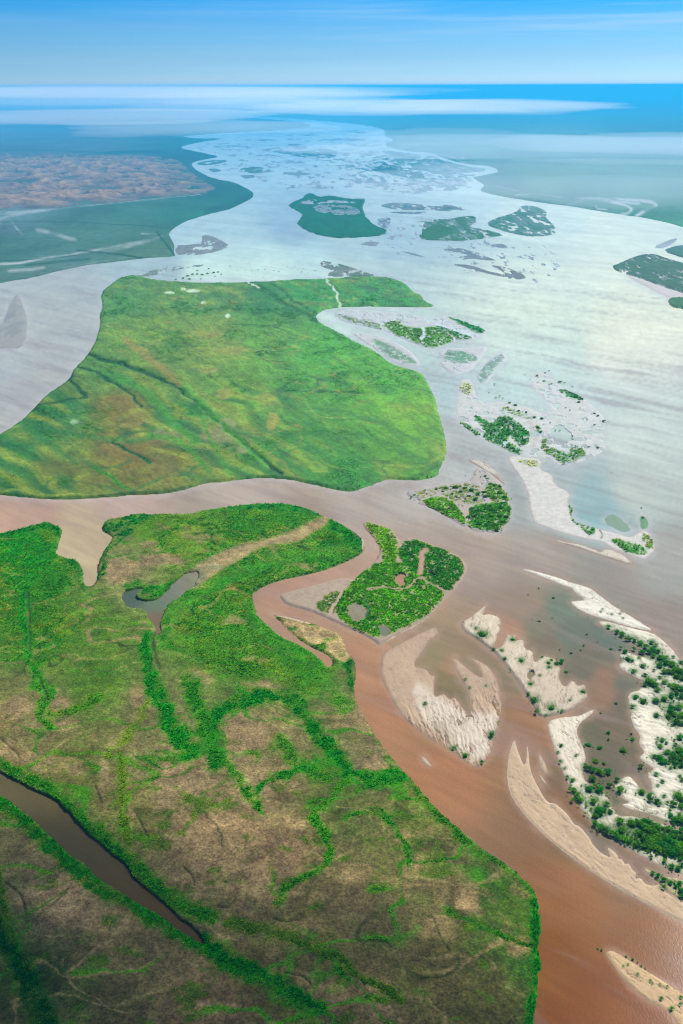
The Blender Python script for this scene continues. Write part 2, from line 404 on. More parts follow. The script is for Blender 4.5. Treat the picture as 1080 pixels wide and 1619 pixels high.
# ---- large green island ------------------------------------------------------
GREENI = [(213,434),(190,439),(178,448),(163,460),(160,470),(163,485),(158,498),(159,513),(152,540),(138,563),(118,583),(110,600),(70,628),(57,643),(33,667),(0,688),
 (-60,725),(-150,752),(-150,778),(-60,781),(0,782),(43,787),(97,790),(160,787),(213,782),(260,781),(300,772),(323,764),(360,761),(380,758),(420,755),(460,758),(500,767),(533,775),
 (557,777),(573,772),(600,762),(617,757),(650,760),(680,757),(693,750),(697,733),(705,723),(706,705),(700,680),(699,670),(693,653),(688,630),(673,600),(667,590),(643,583),(620,577),
 (593,555),(560,540),(540,528),(507,512),(498,499),(510,490),(540,485),(593,484),(650,486),(690,485),(670,476),(667,467),(653,462),(640,448),(617,439),(593,437),(560,438),(513,441),(470,442),(427,445),
 (393,446),(360,447),(320,447),(280,446),(240,442)]
I_BASE = [(200,470,(82,140,78)),(330,470,(85,138,78)),(420,470,(52,130,72)),(600,465,(42,140,60)),(480,455,(38,145,62)),(250,520,(112,152,62)),(330,540,(124,150,66)),(420,540,(98,158,62)),(520,560,(78,166,58)),
 (600,620,(88,172,40)),(650,660,(108,168,40)),(620,700,(85,150,40)),(500,700,(66,138,50)),(440,640,(78,146,66)),(380,630,(116,162,55)),(240,590,(110,145,65)),(180,600,(78,138,62)),(100,650,(58,122,62)),(190,640,(134,116,44)),
 (190,720,(128,108,42)),(270,730,(122,108,46)),(80,740,(98,120,46)),(20,720,(58,124,58)),(350,690,(112,132,80)),(300,670,(62,138,62)),(560,750,(52,134,44)),(430,735,(72,142,56)),(140,760,(104,116,46)),(60,700,(66,128,66)),(680,720,(80,145,45))]
I_LINES = [([(138,562),(170,570),(215,583),(260,603),(300,625),(330,655),(370,690),(410,725),(445,753)],(3.2,3.6),(26,88,48),.95,-1),
 ([(120,580),(150,590),(180,605),(205,625),(222,642)],(2.5,2.5),(28,92,52),.9,-.8),([(110,598),(122,615),(137,625)],(3,3),(24,86,56),.9,-.5),([(60,640),(100,635),(138,628)],(2.5,2),(28,90,56),.8,-.4),
 ([(178,703),(200,714),(237,734)],(2,3.5),(24,100,58),.95,-.5),([(150,742),(170,756),(206,776)],(3,3),(50,140,40),.8,0),([(393,446),(420,462),(455,482),(500,508)],(5,4),(34,110,62),.8,-.5),
 ([(430,447),(460,475),(500,498)],(2.5,2),(30,110,62),.8,-.3),([(315,640),(322,670),(340,710),(365,750)],(3,3),(70,150,50),.7,0),([(280,605),(310,628),(340,660),(380,700),(420,740)],(5,5),(90,165,60),.6,.3),
 ([(0,690),(60,675),(120,690),(190,700),(240,695)],(5,4),(40,120,60),.6,0),([(20,705),(70,700),(120,735)],(8,4),(40,116,66),.6,0),([(200,540),(240,570),(282,607)],(5,6),(152,140,84),.75,0),
 ([(235,690),(290,700),(330,745)],(5,5),(66,150,56),.7,0),([(190,600),(240,625),(270,670),(310,700)],(6,8),(70,150,56),.65,0),([(560,600),(610,640),(650,690),(670,720)],(9,9),(118,180,40),.5,0),
 ([(430,620),(500,650),(580,660),(660,700)],(4,4),(50,120,60),.55,0),([(450,690),(520,680),(600,700),(690,740)],(5,5),(50,125,40),.5,0),([(0,783),(97,790),(213,783),(300,773),(380,758),(460,758),(557,777),(650,760),(700,735)],(2.4,2.4),(30,96,44),.6,0),  # last dark stroke paints the shade of the near bank
 ([(540,484),(536,476),(530,460),(515,443)],(1.7,1.2),(205,225,228),1,-1.6),([(390,446),(400,452),(410,456)],(1.6,1),(205,225,228),.9,-1.0)]
I_SPOTS = [(305,461,12,2.6,(205,225,235)),(268,464,8,2,(200,222,230)),(290,458,4,2,(205,225,232)),(322,480,5,1.6,(190,215,225)),(360,501,4,4,(200,225,232)),(118,668,10,5,(150,185,180)),
 (360,672,16,12,(152,150,122)),(350,690,22,16,(130,140,105)),(385,715,12,10,(150,150,120)),(255,686,12,9,(150,148,118)),(275,690,18,8,(140,140,105)),(330,690,16,10,(140,138,105)),(430,668,10,16,(172,160,78)),(425,630,20,12,(150,160,70)),
 (370,555,30,8,(150,150,78)),(330,587,18,6,(152,152,80)),(355,625,14,10,(160,158,80)),(330,530,26,8,(148,150,70)),(195,640,26,16,(126,112,52)),(215,665,20,14,(128,112,54)),(190,715,46,16,(122,104,50)),(240,700,24,10,(124,106,54)),
 (100,740,46,14,(104,112,50)),(262,740,26,20,(116,110,54)),(150,760,30,10,(112,110,48))]

def isle_field(u, v, x, y):
    u1, v1 = warp(u, v, x, y, 8.0, 34.0, 103)
    rgb = idw(u1, v1, I_BASE, 3.0, 1.4)
    lush = np.full(u.shape, .6)
    n = fbm(x / 40, y / 60, 121, 5, .65)
    rgb = blend(rgb, sstep(.1, .5, n) * .5, (140, 160, 62)); rgb = blend(rgb, sstep(.1, .5, -n) * .5, (44, 126, 66)); lush = lush + .5 * sstep(.05, .4, -n)
    wu, wv = warp(u, v, x, y, 26.0, 90.0, 171)
    ph = (-wu * .50 + wv * .86) / 5.2                              # ridge and swale left by the shifting bank
    sw = np.sin(ph + 1.5 * fbm(x / 50, y / 50, 172, 3)) * sstep(-.3, .3, fbm(x / 60, y / 90, 173, 3))
    k = sstep(560, 620, v) * (1 - sstep(420, 560, u)) * .8 + .22
    rgb = blend(rgb, np.clip(sw, 0, 1) * .75 * k, (36, 104, 50)); rgb = blend(rgb, np.clip(-sw, 0, 1) * .65 * k, (146, 160, 66))
    n2 = fbm((wu * .86 + wv * .5) / 30, (-wu * .5 + wv * .86) / 3.5, 174, 5, .65)
    rgb = rgb * (1 + .5 * n2)[..., None]
    wx = x + 26 * fbm(x / 70, y / 90, 175, 4); wy = y + 40 * fbm(x / 70, y / 90, 176, 4)
    for (sx, sy, sd_, th, col, kk, o) in ((150, 120, 177, .030, (34, 98, 54), .75, 181), (95, 110, 178, .035, (44, 112, 60), .7, 182), (120, 90, 179, .03, (150, 176, 76), .6, 183), (70, 80, 180, .035, (156, 150, 92), .5, 184)):
        f = fbm(wx / sx, wy / sy, sd_, 3, .45)
        rgb = blend(rgb, (1 - sstep(th * .3, th, np.abs(f))) * sstep(-.1, .25, fbm(x / 110, y / 150, o, 3)) * kk, col)
    u2, v2 = warp(u, v, x, y, 6.0, 22.0, 108)
    for (su, sv, ru, rv, c) in I_SPOTS:
        k = np.hypot((u2 - su) / ru, (v2 - sv) / rv) if c[0] < 180 else np.hypot((u - su) / ru, (v - sv) / rv)
        w = (1 - sstep(.5 if c[0] < 180 else .8, 1.15, k)) * (.75 if c[0] < 180 else 1)
        rgb = blend(rgb, w, c); lush = lush * (1 - w * (1 if c[0] > 140 else .5))
    u3, v3 = warp(u, v, x, y, 4.5, 20.0, 114)
    dz = .6 * fbm(x / 70, y / 70, 160, 4)
    for (pts, wd, c, k, d) in I_LINES:
        w = stroke_w(u3, v3, pts, wd, .6) * k
        rgb = blend(rgb, w, c); dz = dz + (.8 if c[0] < 190 else 1.2) * d * w; lush = np.where(np.asarray(c).sum() < 300, np.maximum(lush, w * 1.2), lush * (1 - w * (c[0] > 190)))
    return rgb, lush, dz, np.zeros(u.shape)

def isle_paint(u, v, x, y, e):
    rgb, lush, dz, _ = isle_field(u, v, x, y)
    return mottled(mottled(rgb, x, y, 2.4, 105, .5, 3), x, y, 14, 106, .3, 5) * np.array([1.10, 1.13, .58]), dz

# ---- smaller vegetated islands: base colour, green patches, bare patches ----
def patchy(base, greens, bares=(), seed=1, amp=3.0, ns=10.0, dz0=.35, sandw=4.0, wet=None, flood=None):
    def field(u, v, x, y):
        s = CUR["s"]
        u1, v1 = warp(u, v, x, y, amp, ns * s, seed + 3)
        rgb = np.tile(lin(base), u.shape + (1,)); lush = np.zeros(u.shape); wat = np.zeros(u.shape)
        n = fbm(x / (ns * s), y / (ns * s), seed, 5, .62)
        rgb = rgb * (1 + .12 * n)[..., None]
        for (P, c, k) in greens:
            w = poly_w(u1, v1, P, 2.2) * k
            if k < .99: w = w * sstep(-.25 - (k - .5), .2 - (k - .5), fbm(x / (6 * s), y / (8 * s), seed + 9, 4, .7))
            g1 = fbm((u1 + v1 * .5) / 16, (v1 - u1 * .3) / 4.5, seed + 51, 5, .65); g2 = fbm(x / (2.2 * s), y / (3.0 * s), seed + 52, 4, .6)
            cc = lin(c) * np.clip(1 + .3 * n + .75 * g1 + .45 * g2, .25, 2.2)[..., None]
            w = w * (1 - .85 * sstep(.16, .40, fbm(x / (5 * s), y / (8 * s), seed + 53, 5, .65)))
            rgb = rgb * (1 - w[..., None]) + cc * w[..., None]; lush = np.maximum(lush, w)
        dz = .15 * n
        for (P, c, isw) in bares:
            w = stroke_w(u1, v1, P[0], P[1], .5) if isinstance(P, tuple) else poly_w(u1, v1, P, 1.6)
            rgb = blend(rgb, w, c); lush = lush * (1 - w)
            if isw: dz = dz - 5 * sstep(.3, .9, w); wat = np.maximum(wat, w)
        if flood:
            h = fbm(x / (16 * s), y / (16 * s), seed + 21, 5, .6) - .5 * lush
            rgb = blend(rgb, sstep(flood[0] - .1, flood[0] + .1, h) * .8, flood[1]); dz = dz - 2.0 * sstep(flood[0] + .1, flood[0] + .2, h); wat = np.maximum(wat, sstep(flood[0] + .1, flood[0] + .2, h))
        return rgb, lush, dz, wat
    def paint(u, v, x, y, e):
        rgb, lush, dz, wat = field(u, v, x, y)
        w = (1 - sstep(0, sandw, e)) * (1 - .8 * np.clip(lush, 0, 1))
        rgb = blend(rgb, w * .6, wet or (176, 150, 124))
        return mottled(rgb, x, y, 5 * CUR["s"], seed + 40, .2, 4), dz
    paint.field = field
    return paint

# ---- bare sandbars: streaks and ribs left by the falling water --------------
RNG_F = np.random.default_rng(3)
def sandy(base, ang=0.0, lam=4.0, relief=.3, stretch=7.0, edge=(168,132,106), edgew=3.0, seed=1, tint=None, shade=.10, fan=None, ponds=()):
    def paint(u, v, x, y, e):
        s = CUR["s"]
        ca, sa = math.cos(ang), math.sin(ang)
        wx, wy = warp(u, v, x, y, 5, 14 * s, seed + 60)
        al = wx * ca + wy * sa; ac = -wx * sa + wy * ca
        n = fbm(ac / lam, al / (lam * stretch), seed, 4, .6)
        big = fbm(x / (26 * s), y / (26 * s), seed + 7, 4)
        rgb = np.tile(lin(base) * np.array([1.03, 1.0, .86]), u.shape + (1,)) * (1 + shade * n + .10 * big)[..., None]
        if tint:
            for (P, c, sf, k) in tint: rgb = blend(rgb, poly_w(wx, wy, P, sf) * k, c)
        dz = relief * n * (1 if fan is None else fan(u, v))
        rv = 1 - np.abs(fbm(ac / (lam * 1.9), al / (lam * 9), seed + 31, 4, .55)) * 2.2
        rw = sstep(.80, .97, rv) * sstep(-.25, .25, fbm(x / (18 * s), y / (18 * s), seed + 33, 3)) * (1 if fan is None else .3 + .7 * fan(u, v))
        dz = dz - .22 * rw; rgb = blend(rgb, rw * .8, tuple(np.array(edge) * .74))
        st = sstep(.18, .42, fbm(x / (10 * s), y / (14 * s), seed + 35, 5, .62)); rgb = blend(rgb, st * .28, edge)
        fl = (RNG_F.random(u.shape) < .006); rgb[fl] = rgb[fl] * .45
        en = e + 3.0 * n + 2.5 * big
        rgb = blend(rgb, (1 - sstep(-.5, edgew * 2.2, en)) * .55, edge)
        rgb = blend(rgb, (1 - sstep(-.5, 1.6, e + 1.2 * n)) * .75, tuple(np.array(edge) * .86))
        sp = np.zeros(u.shape); lo = (u.min(), v.min()); hi = (u.max(), v.max())
        nn = .55 + .9 * (fbm(x / (5 * s), y / (7 * s), seed + 71, 4, .65) + .35)
        for (su, sv, sw_, *_r) in SHRUB_LIST:
            if lo[0] < su < hi[0] and lo[1] < sv < hi[1]:
                m = (np.abs(u - su) < sw_ * 2.2) & (np.abs(v - sv) < sw_ * 2.2)
                sp[m] = np.maximum(sp[m], np.exp(-((u[m] - su) ** 2 + ((v[m] - sv) * 1.3) ** 2) / (sw_ * .85) ** 2))
        rgb = blend(rgb, np.clip(sp * nn * 1.3, 0, .9), (70, 116, 34))
        for P in ponds:
            w = poly_w(u, v, P, 2.0); dz = dz - 3 * sstep(.3, .8, w); rgb = blend(rgb, sstep(.05, .5, w) * .5, edge)
        return rgb, dz
    return paint

def plain(c, seed=1, amt=.2, c2=None, sc=14, fringe=(196, 206, 208), holes=0.0, fw=1.6):
    def paint(u, v, x, y, e):
        s = CUR["s"]
        n = fbm(x / (sc * s), y / (sc * 5 * s), seed, 5, .6)
        rgb = np.tile(lin(c), u.shape + (1,))
        if c2: rgb = blend(rgb, sstep(0, .3, n), c2)
        rgb = rgb * (1 + amt * n)[..., None]; dz = 0 * u
        if fringe: rgb = blend(rgb, (1 - sstep(0, fw, e)) * .6 * sstep(-.3, .3, fbm(x / (8 * s), y / (30 * s), seed + 3, 3)), fringe)
        if holes:
            h = fbm(x / (9 * s), y / (34 * s), seed + 5, 5, .6); w = sstep(.34 - holes, .42 - holes, h)
            dz = -3.0 * w; rgb = blend(rgb, sstep(.26 - holes, .36 - holes, h) * .6, fringe or c)
        return rgb, dz
    return paint
# ------------------------------------------------------------------ plant cover (uncountable grass: one mesh per landform)
RNG = np.random.default_rng(7)

def scatter(name, poly, field, top, label, n, size=3.0, tall=1.0, smoothing=1, shore=3.0, minlush=.0, keep=.3, seed=1, gain=2.6, rough=2.0, nscale=None, inset=1.0, only=None):
    P = chaikin(poly, smoothing); mu, mv = P.mean(0); s = mpp(mu, mv); CUR['s'] = s
    lo = P.min(0); hi = P.max(0); lo = np.maximum(lo, [-120, 0]); hi = np.minimum(hi, [1200, 1700])
    u = RNG.uniform(lo[0], hi[0], n); v = RNG.uniform(lo[1], hi[1], n)
    px, py = ground(P[:, 0], P[:, 1])
    m = inside(u, v, P); u = u[m]; v = v[m]
    x, y = ground(u, v)
    sd = sdist(x, y, np.stack([px, py], 1)); L = (nscale or 9.0) * s
    sdn = sd + rough * s * fbm(x / L, y / L, seed, 4, .6)
    rgb, lush, dz, wat = field(u, v, x, y)
    r = RNG.random(len(u))
    m = (sdn > inset * s) & (wat < .18) & (lush > minlush) & (r < keep + (1 - keep) * np.clip(lush, 0, 1))
    if only is not None: m &= only(u, v)
    u, v, x, y, rgb, lush, dz, sdn = u[m], v[m], x[m], y[m], rgb[m], lush[m], dz[m], sdn[m]
    sh = shore * s
    z = top * sstep(0, sh, sdn) ** .8 + .03 + dz * sstep(0, sh * .6, sdn) - .05
    k = len(u)
    sl = np.sqrt(x * x + y * y + H * H) / F
    rad = sl * size * RNG.uniform(.55, 1.25, k) * (.7 + .45 * np.clip(lush, 0, 1.2))
    hgt = rad * tall * RNG.uniform(.6, 1.3, k) * (.35 + .6 * np.clip(lush, 0, 1.25) ** 2)
    var = RNG.uniform(.55, 1.5, k)
    col = rgb * (gain * var)[:, None] * np.array([1.08, 1.0, .25])
    straw = (RNG.random(k) < .12 * (1 - np.clip(lush, 0, 1)))
    col[straw] = col[straw] * np.array([1.35, 1.12, 1.0])
    NB = 4
    a0 = RNG.uniform(0, 6.283, k)
    V = np.empty((k, NB, 4, 3)); C = np.empty((k, NB, 4, 3))
    for b in range(NB):
        a = a0 + b * 6.283 / NB + RNG.uniform(-.5, .5, k)
        ca, sa = np.cos(a), np.sin(a); w = rad * RNG.uniform(.28, .5, k); l = rad * RNG.uniform(.35, .95, k); h = hgt * RNG.uniform(.7, 1.2, k)
        V[:, b, 0] = np.stack([x - sa * w, y + ca * w, z], 1)
        V[:, b, 1] = np.stack([x + sa * w, y - ca * w, z], 1)
        V[:, b, 2] = np.stack([x + ca * l + sa * w * .75, y + sa * l - ca * w * .75, z + h], 1)
        V[:, b, 3] = np.stack([x + ca * l - sa * w * .75, y + sa * l + ca * w * .75, z + h * .92], 1)
        C[:, b] = (col * RNG.uniform(.8, 1.2, (k, 1)))[:, None, :]
    V = V.reshape(-1, 3); C = C.reshape(-1, 3)
    Q = np.arange(len(V)).reshape(-1, 4)
    o = mesh_obj(name, V, Q, C, M_LEAF, smooth=False)
    tag(o, label, 'grass', None, 'stuff')
    return o

# ------------------------------------------------------------------ shrubs: one object each
def make_shrub(seed, squash=.75, lobes=4):
    rg = np.random.default_rng(seed); hue = np.array([[1, 1, 1], [1.6, .95, .8], [.7, .8, 1.2], [1.9, 1.1, .7], [1.2, .72, .9]][seed % 5])
    cs = [(0, 0, .35, .72)] + [(rg.uniform(-.5, .5), rg.uniform(-.5, .5), rg.uniform(.15, .45), rg.uniform(.36, .58)) for _ in range(lobes)]
    V = []; C = []
    for (cx, cy, cz, r) in cs:
        for i in range(int(150 * r)):
            d = rg.normal(size=3); d /= np.linalg.norm(d); d[2] = abs(d[2]) * .9 - .12
            p = np.array([cx, cy, cz * squash]) + d * np.array([r, r, r * squash]) * rg.uniform(.55, 1.3)
            if p[2] < 0: p[2] = rg.uniform(0, .1)
            n = d + rg.normal(size=3) * .55; n /= np.linalg.norm(n)
            t = np.cross(n, rg.normal(size=3)); t /= np.linalg.norm(t); b = np.cross(n, t)
            w = rg.uniform(.10, .2)
            V += [p + t * w + b * w * .4, p - t * w * .2 + b * w, p - t * w - b * w * .4, p + t * w * .2 - b * w]
            c = np.array([.055, .33, .022]) * rg.uniform(.45, 1.6) * hue * np.array([rg.uniform(.7, 1.6), 1, rg.uniform(.7, 1.2)])
            C += [c] * 4
    V = np.array(V); Q = np.arange(len(V)).reshape(-1, 4)
    me_o = mesh_obj('shrub_source', V, Q, np.array(C), M_LEAF, smooth=False)
    me = me_o.data; bpy.data.objects.remove(me_o)
    # recentre: mesh_obj shifted the points by their centre
    return me

SHRUBS = [make_shrub(s, sq, lb) for s, sq, lb in ((1, .75, 3), (2, .65, 5), (3, .9, 2), (4, .6, 6), (5, .8, 4))]
SHRUB_RNG = random.Random(5)

SHRUB_LIST = []
def shrubs(items, label, group, top=.9):
    """items: (u, v, width in photo pixels[, own label])"""
    for it in items:
        SHRUB_LIST.append((it[0], it[1], it[2], (it[3] if len(it) > 3 else None) or label, group, top))

def build_shrubs(most=296):
    items = sorted(SHRUB_LIST, key=lambda t: -t[2])
    rv = []; rq = []; rc = []; cnt = [0]
    def add_scrub(me, S, an, P):
        n = len(me.vertices); V = np.empty(n * 3, np.float32); me.vertices.foreach_get('co', V); V = V.reshape(-1, 4, 3)
        C = np.empty(n * 4, np.float32); me.attributes['albedo'].data.foreach_get('color', C); C = C.reshape(-1, 4, 4)
        k = slice(0, None, 3)
        V = V[k].reshape(-1, 3) * S; C = C[k].reshape(-1, 4); n = len(V)
        ca, sa = math.cos(an), math.sin(an)
        rv.append(np.stack([V[:, 0] * ca - V[:, 1] * sa, V[:, 0] * sa + V[:, 1] * ca, V[:, 2]], 1) + P); rc.append(C[:, :3])
        rq.append(np.arange(n).reshape(-1, 4) + cnt[0]); cnt[0] += n
    for k, (u, v, w, label, group, top) in enumerate(items):
        x, y = ground(np.array([u]), np.array([v + w * .12]))
        me = SHRUB_RNG.choice(SHRUBS); r = w * .5 * mpp(u, v)
        S = (r * SHRUB_RNG.uniform(.65, 1.45), r * SHRUB_RNG.uniform(.6, 1.15), r * SHRUB_RNG.uniform(.45, .85)); an = SHRUB_RNG.uniform(0, 6.28)
        P = (float(x[0]), float(y[0]), top)
        if k < most:
            o = bpy.data.objects.new('shrub', me)
            o.scale = S; o.rotation_euler = (0, 0, an); o.location = P
            tag(o, label, 'shrub', group); link(o)
            for q in range(int(min(7, w * .45))):          # seedlings and tussocks fringing it
                f = SHRUB_RNG.uniform(.16, .42); aa = SHRUB_RNG.uniform(0, 6.28); rr = r * SHRUB_RNG.uniform(.8, 2.0)
                add_scrub(me, tuple(t * f for t in S), an + q, (P[0] + math.cos(aa) * rr * 1.25, P[1] + math.sin(aa) * rr * 1.1, top - .15))
        else:                                  # the smallest ones, dots in the picture, as one mass
            add_scrub(me, S, an, P)
    if rv:
        o = mesh_obj('scrub', np.vstack(rv), np.vstack(rq), np.vstack(rc), M_LEAF, smooth=False)
        tag(o, 'scattered specks of dark scrub on the pale sandbars and shallows', 'scrub', None, 'stuff')

# ------------------------------------------------------------------ shrubs on the sandbars
A = 'shrubs on the saw toothed sandbar'
shrubs([(752,995,5),(799,1043,5),(824,1046,8),(811,1013,7),(853,1070,4),(839,1083,7),(835,1099,5),(780,1027,5),(793,1030,5),(806,1061,4)], 'small green shrub on the upper half of the saw toothed sandbar', A)
shrubs([(762,1004,12,'bright green shrub, biggest on the tip of the saw toothed sandbar'),(888,1046,10,'dark green shrub on the lagoon shore of the saw toothed sandbar, largest of its clump')], '', A)
shrubs([(867,1050,6),(880,1051,8),(868,1057,6),(857,1040,5),(872,1045,5)], 'small shrub in the clump on the lagoon shore of the saw toothed sandbar', A)
shrubs([(845,1108,12),(847,1127,10),(872,1121,11),(888,1126,5),(921,1095,7),(901,1109,4),(863,1133,4)], 'green shrub on the broad lower end of the saw toothed sandbar', A)
shrubs([(672,1113,5),(736,1075,4),(777,1163,10),(789,1143,4),(717,1184,6),(736,1195,8),(762,1206,6),(722,1180,3),(768,1085,3),(743,1088,3)], 'tiny dark shrub on the claw shaped tan sandbar', 'shrubs on the claw shaped sandbar')
LG = 'shrubs standing in the grey lagoon'
shrubs([(930,1177,9),(948,1182,8),(962,1158,7),(962,1169,7),(985,1186,10),(1000,1168,9),(942,1203,11),(955,1207,7),(974,1112,5),(950,1127,4),(998,1160,6)], 'dark green shrub rising from the lower lagoon, below the saw toothed sandbar', LG, .25)
shrubs([(875,945,5),(853,982,5),(842,980,3),(873,977,4),(928,1003,5),(923,1020,5),(903,1032,5),(895,1062,6),(885,1027,4),(852,930,4),(835,940,4),(918,1028,4),(945,1015,3),(966,1026,5)], 'tiny shrub standing in the upper lagoon under the white spit', LG, .2)
N1 = 'shrubs on the pale narrow neck'
shrubs([(887,1180,5),(885,1205,6),(897,1230,6),(905,1235,7),(911,1195,4),(893,1215,4),(882,1190,4),(902,1243,4),(900,1250,5)], 'small shrub on the pale narrow neck of sand', N1)
shrubs([(911,1258,14),(917,1265,13),(907,1250,9),(905,1266,8)], 'dark shrub on the channel shore at the foot of the pale narrow neck', N1)
C1 = 'shrubs on the thicket sandbar'
shrubs([(930,1215,13),(938,1218,11),(950,1222,12),(962,1220,12),(937,1232,11),(975,1233,11),(963,1242,11),(980,1250,12),(926,1211,8),(945,1219,9)], 'dark green shrub in the row where the narrow neck meets the lagoon inlet', C1)
shrubs([(932,1248,15),(948,1248,17),(938,1268,14),(960,1272,12),(947,1283,21,'biggest round dark shrub above the thicket, its top split in lobes'),(965,1284,9),(942,1291,13),(940,1243,9),(956,1281,8)], 'round dark green shrub on the sand just above the thicket', C1)
shrubs([(980,1300,13),(998,1302,15),(983,1313,14)], 'round shrub alone on the sand between the thicket arms', C1)
shrubs([(940,1303,13),(949,1309,14),(958,1314,14),(967,1319,15),(976,1323,15),(986,1327,15),(996,1331,16),(1006,1335,16),(1017,1338,17),(1028,1340,17),(1040,1343,17),(1052,1346,17),(1064,1349,16),(1076,1352,16)], 'dark shrub in the low arm of the thicket, nearest the channel', 'thicket shrubs', 1.0)
shrubs([(1013,1303,18),(1021,1299,20),(1020,1311,20),(1030,1314,20),(1036,1307,17),(1038,1321,20),(1047,1327,20),(1032,1327,20),(1058,1330,20),(1045,1335,18),(1068,1335,20),(1020,1325,18),(1078,1340,20),(1012,1318,16),(1056,1340,18),(1068,1345,16),(1026,1333,17)], 'tall dark shrub in the dense middle of the thicket', 'thicket shrubs', 1.0)
shrubs([(1057,1311,12),(1068,1318,15),(1078,1324,15),(1064,1324,12),(1078,1314,10)], 'dark shrub behind the thicket, on the bank of the lagoon inlet', 'thicket shrubs', 1.0)
shrubs([(1052,1353,9),(1050,1362,9),(1062,1371,10),(1072,1374,10),(1078,1368,8),(1030,1356,6),(1076,1358,7)], 'small shrub on the beach below the thicket', C1)
shrubs([(1032,1381,6),(1040,1385,10),(1049,1392,10),(1060,1397,10),(1068,1402,10),(1049,1404,8),(1076,1409,10),(1074,1398,7),(1078,1417,10)], 'dark shrub in the row on the small yellowish sandbar', 'shrubs on the yellowish sandbar')
B1 = 'shrubs along the flat below the white spit'
shrubs([(962,992,8),(975,1000,11),(983,1004,11),(994,1011,13),(1003,1013,11),(1012,1018,13),(1020,1023,13),(1032,1027,13),(1040,1031,12),(1033,1037,13),(1045,1041,12),(1026,1031,11)], 'dark green shrub in the slanting row along the lagoon edge under the white spit', B1)
shrubs([(1030,1017,9),(1036,1021,7),(1015,1032,10),(1002,1027,9),(988,1031,9),(981,1025,8),(993,1043,11),(1000,1046,6),(1053,1040,8),(1064,1040,5),(1010,1041,5)], 'small scattered shrub near the slanting row under the white spit', B1)
shrubs([(1043,1053,13),(1053,1048,14),(1062,1051,14),(1060,1063,14),(1067,1060,13),(1076,1062,14),(1077,1048,9),(1070,1070,12),(1078,1074,12),(1050,1064,10)], 'dark shrub in the upper cluster of the cream flat, by the outer shore', B1)
shrubs([(1002,1062,9),(1016,1054,8),(1020,1068,8),(1043,1072,6),(1033,1061,5)], 'small shrub on bare sand between the slanting row and the cream flat', B1)
K1 = 'shrubs on the cream sand flat'
shrubs([(1025,1077,14),(1030,1081,14),(1036,1084,11),(1050,1080,11),(1067,1087,14),(1077,1090,13),(1058,1084,9),(1040,1092,10),(1062,1101,14),(1050,1106,12),(1037,1109,10),(1017,1110,10),(1005,1103,9),(1000,1118,9),(1070,1097,10),(1078,1102,11),(1020,1084,9)], 'dark shrub on the upper part of the cream sand flat', K1)
shrubs([(1062,1120,16),(1073,1119,15),(1057,1133,13),(1070,1140,16),(1078,1144,13),(1066,1130,13),(1079,1131,13),(1060,1125,12)], 'dark shrub in the dense cluster half way down the cream sand flat', K1)
shrubs([(1038,1132,8),(1075,1167,11),(1047,1171,9),(1043,1181,8),(1062,1148,4),(1053,1176,5),(1068,1178,6),(1040,1168,4),(1038,1175,4),(1066,1171,5)], 'small shrub on the bare ribbed middle of the cream sand flat', K1)
shrubs([(1075,1187,18),(1063,1195,15),(1072,1200,17),(1078,1210,13),(1055,1190,9),(1079,1196,14),(1068,1206,12)], 'big dark shrub in the lower cluster of the cream sand flat', K1)
shrubs([(1035,1197,11),(1042,1199,12),(1048,1205,12),(1013,1212,11),(1067,1213,9),(1037,1225,7),(1047,1237,7),(1060,1215,6),(1058,1206,7),(1040,1243,4),(1075,1228,5),(1079,1234,7)], 'shrub near the broken lagoon edge of the cream sand flat', K1)
shrubs([(1072,1258,13),(1077,1264,13),(1065,1272,13),(1015,1253,12),(1027,1265,12),(1027,1258,10),(1038,1268,10),(1043,1272,9),(1055,1270,7),(1050,1260,6),(1077,1275,9),(1059,1283,5)], 'dark shrub on the lowest part of the cream sand flat above the inlet', K1)
shrubs([(1067,1297,15),(1078,1298,14),(1060,1290,8),(1074,1290,9)], 'dark shrub on the bank right at the narrow inlet', K1)
shrubs([(977,957,3),(950,968,3),(953,964,3),(967,972,3),(980,971,3),(985,978,3),(930,977,4),(914,968,3)], 'tiny dark shrub on the bare white sand spit', 'shrubs on the white spit')
shrubs([(951,1502,6),(945,1500,4)], 'dark drift brush in the water at the tip of the orange tinted sandbar', 'brush by the orange sandbar', .15)
shrubs([(993,1526,4),(1008,1541,3),(1028,1552,4),(1031,1556,3),(1045,1580,5),(1062,1596,6),(1076,1578,5),(1055,1561,4),(985,1529,3),(1075,1589,4),(1043,1558,3)], 'tiny dark shrub on the orange tinted sandbar', 'brush by the orange sandbar')
shrubs([(990,1512,5),(1000,1517,6),(1008,1521,5),(1014,1527,5),(1020,1531,4)], 'dark scrub hugging the upper shore of the orange tinted sandbar', 'brush by the orange sandbar', .2)
E1 = 'bushes on the small triangular island'
shrubs([(736,752,3,'lone dark shrub in the water off the triangular island, left of two'),(748,758,4,'lone dark shrub in the water off the triangular island, right of two')], '', E1, .2)
shrubs([(767,754,6),(770,758,7),(760,755,4),(782,768,9),(775,766,8),(790,770,7)], 'dark bush at the sandy upper corner of the triangular island', E1)
shrubs([(650,787,6),(655,784,5),(672,776,5),(690,774,7),(705,772,8),(720,771,9),(735,772,9),(745,776,9),(755,782,9),(728,778,7),(742,785,8),(752,790,8),(715,782,6),(770,785,9),(782,787,10),(790,780,10),(798,787,10),(765,779,7),(700,778,5)], 'dark bush in the loose upper belt of the triangular island', E1)
shrubs([(745,805,9),(757,808,10),(768,803,10),(780,806,10),(792,803,11),(802,806,10),(750,817,10),(763,818,11),(776,817,11),(789,816,11),(801,818,10),(757,829,10),(770,830,10),(784,830,10),(795,826,9),(740,818,8),(786,838,8)], 'dark bush in the dense lower half of the triangular island', E1)
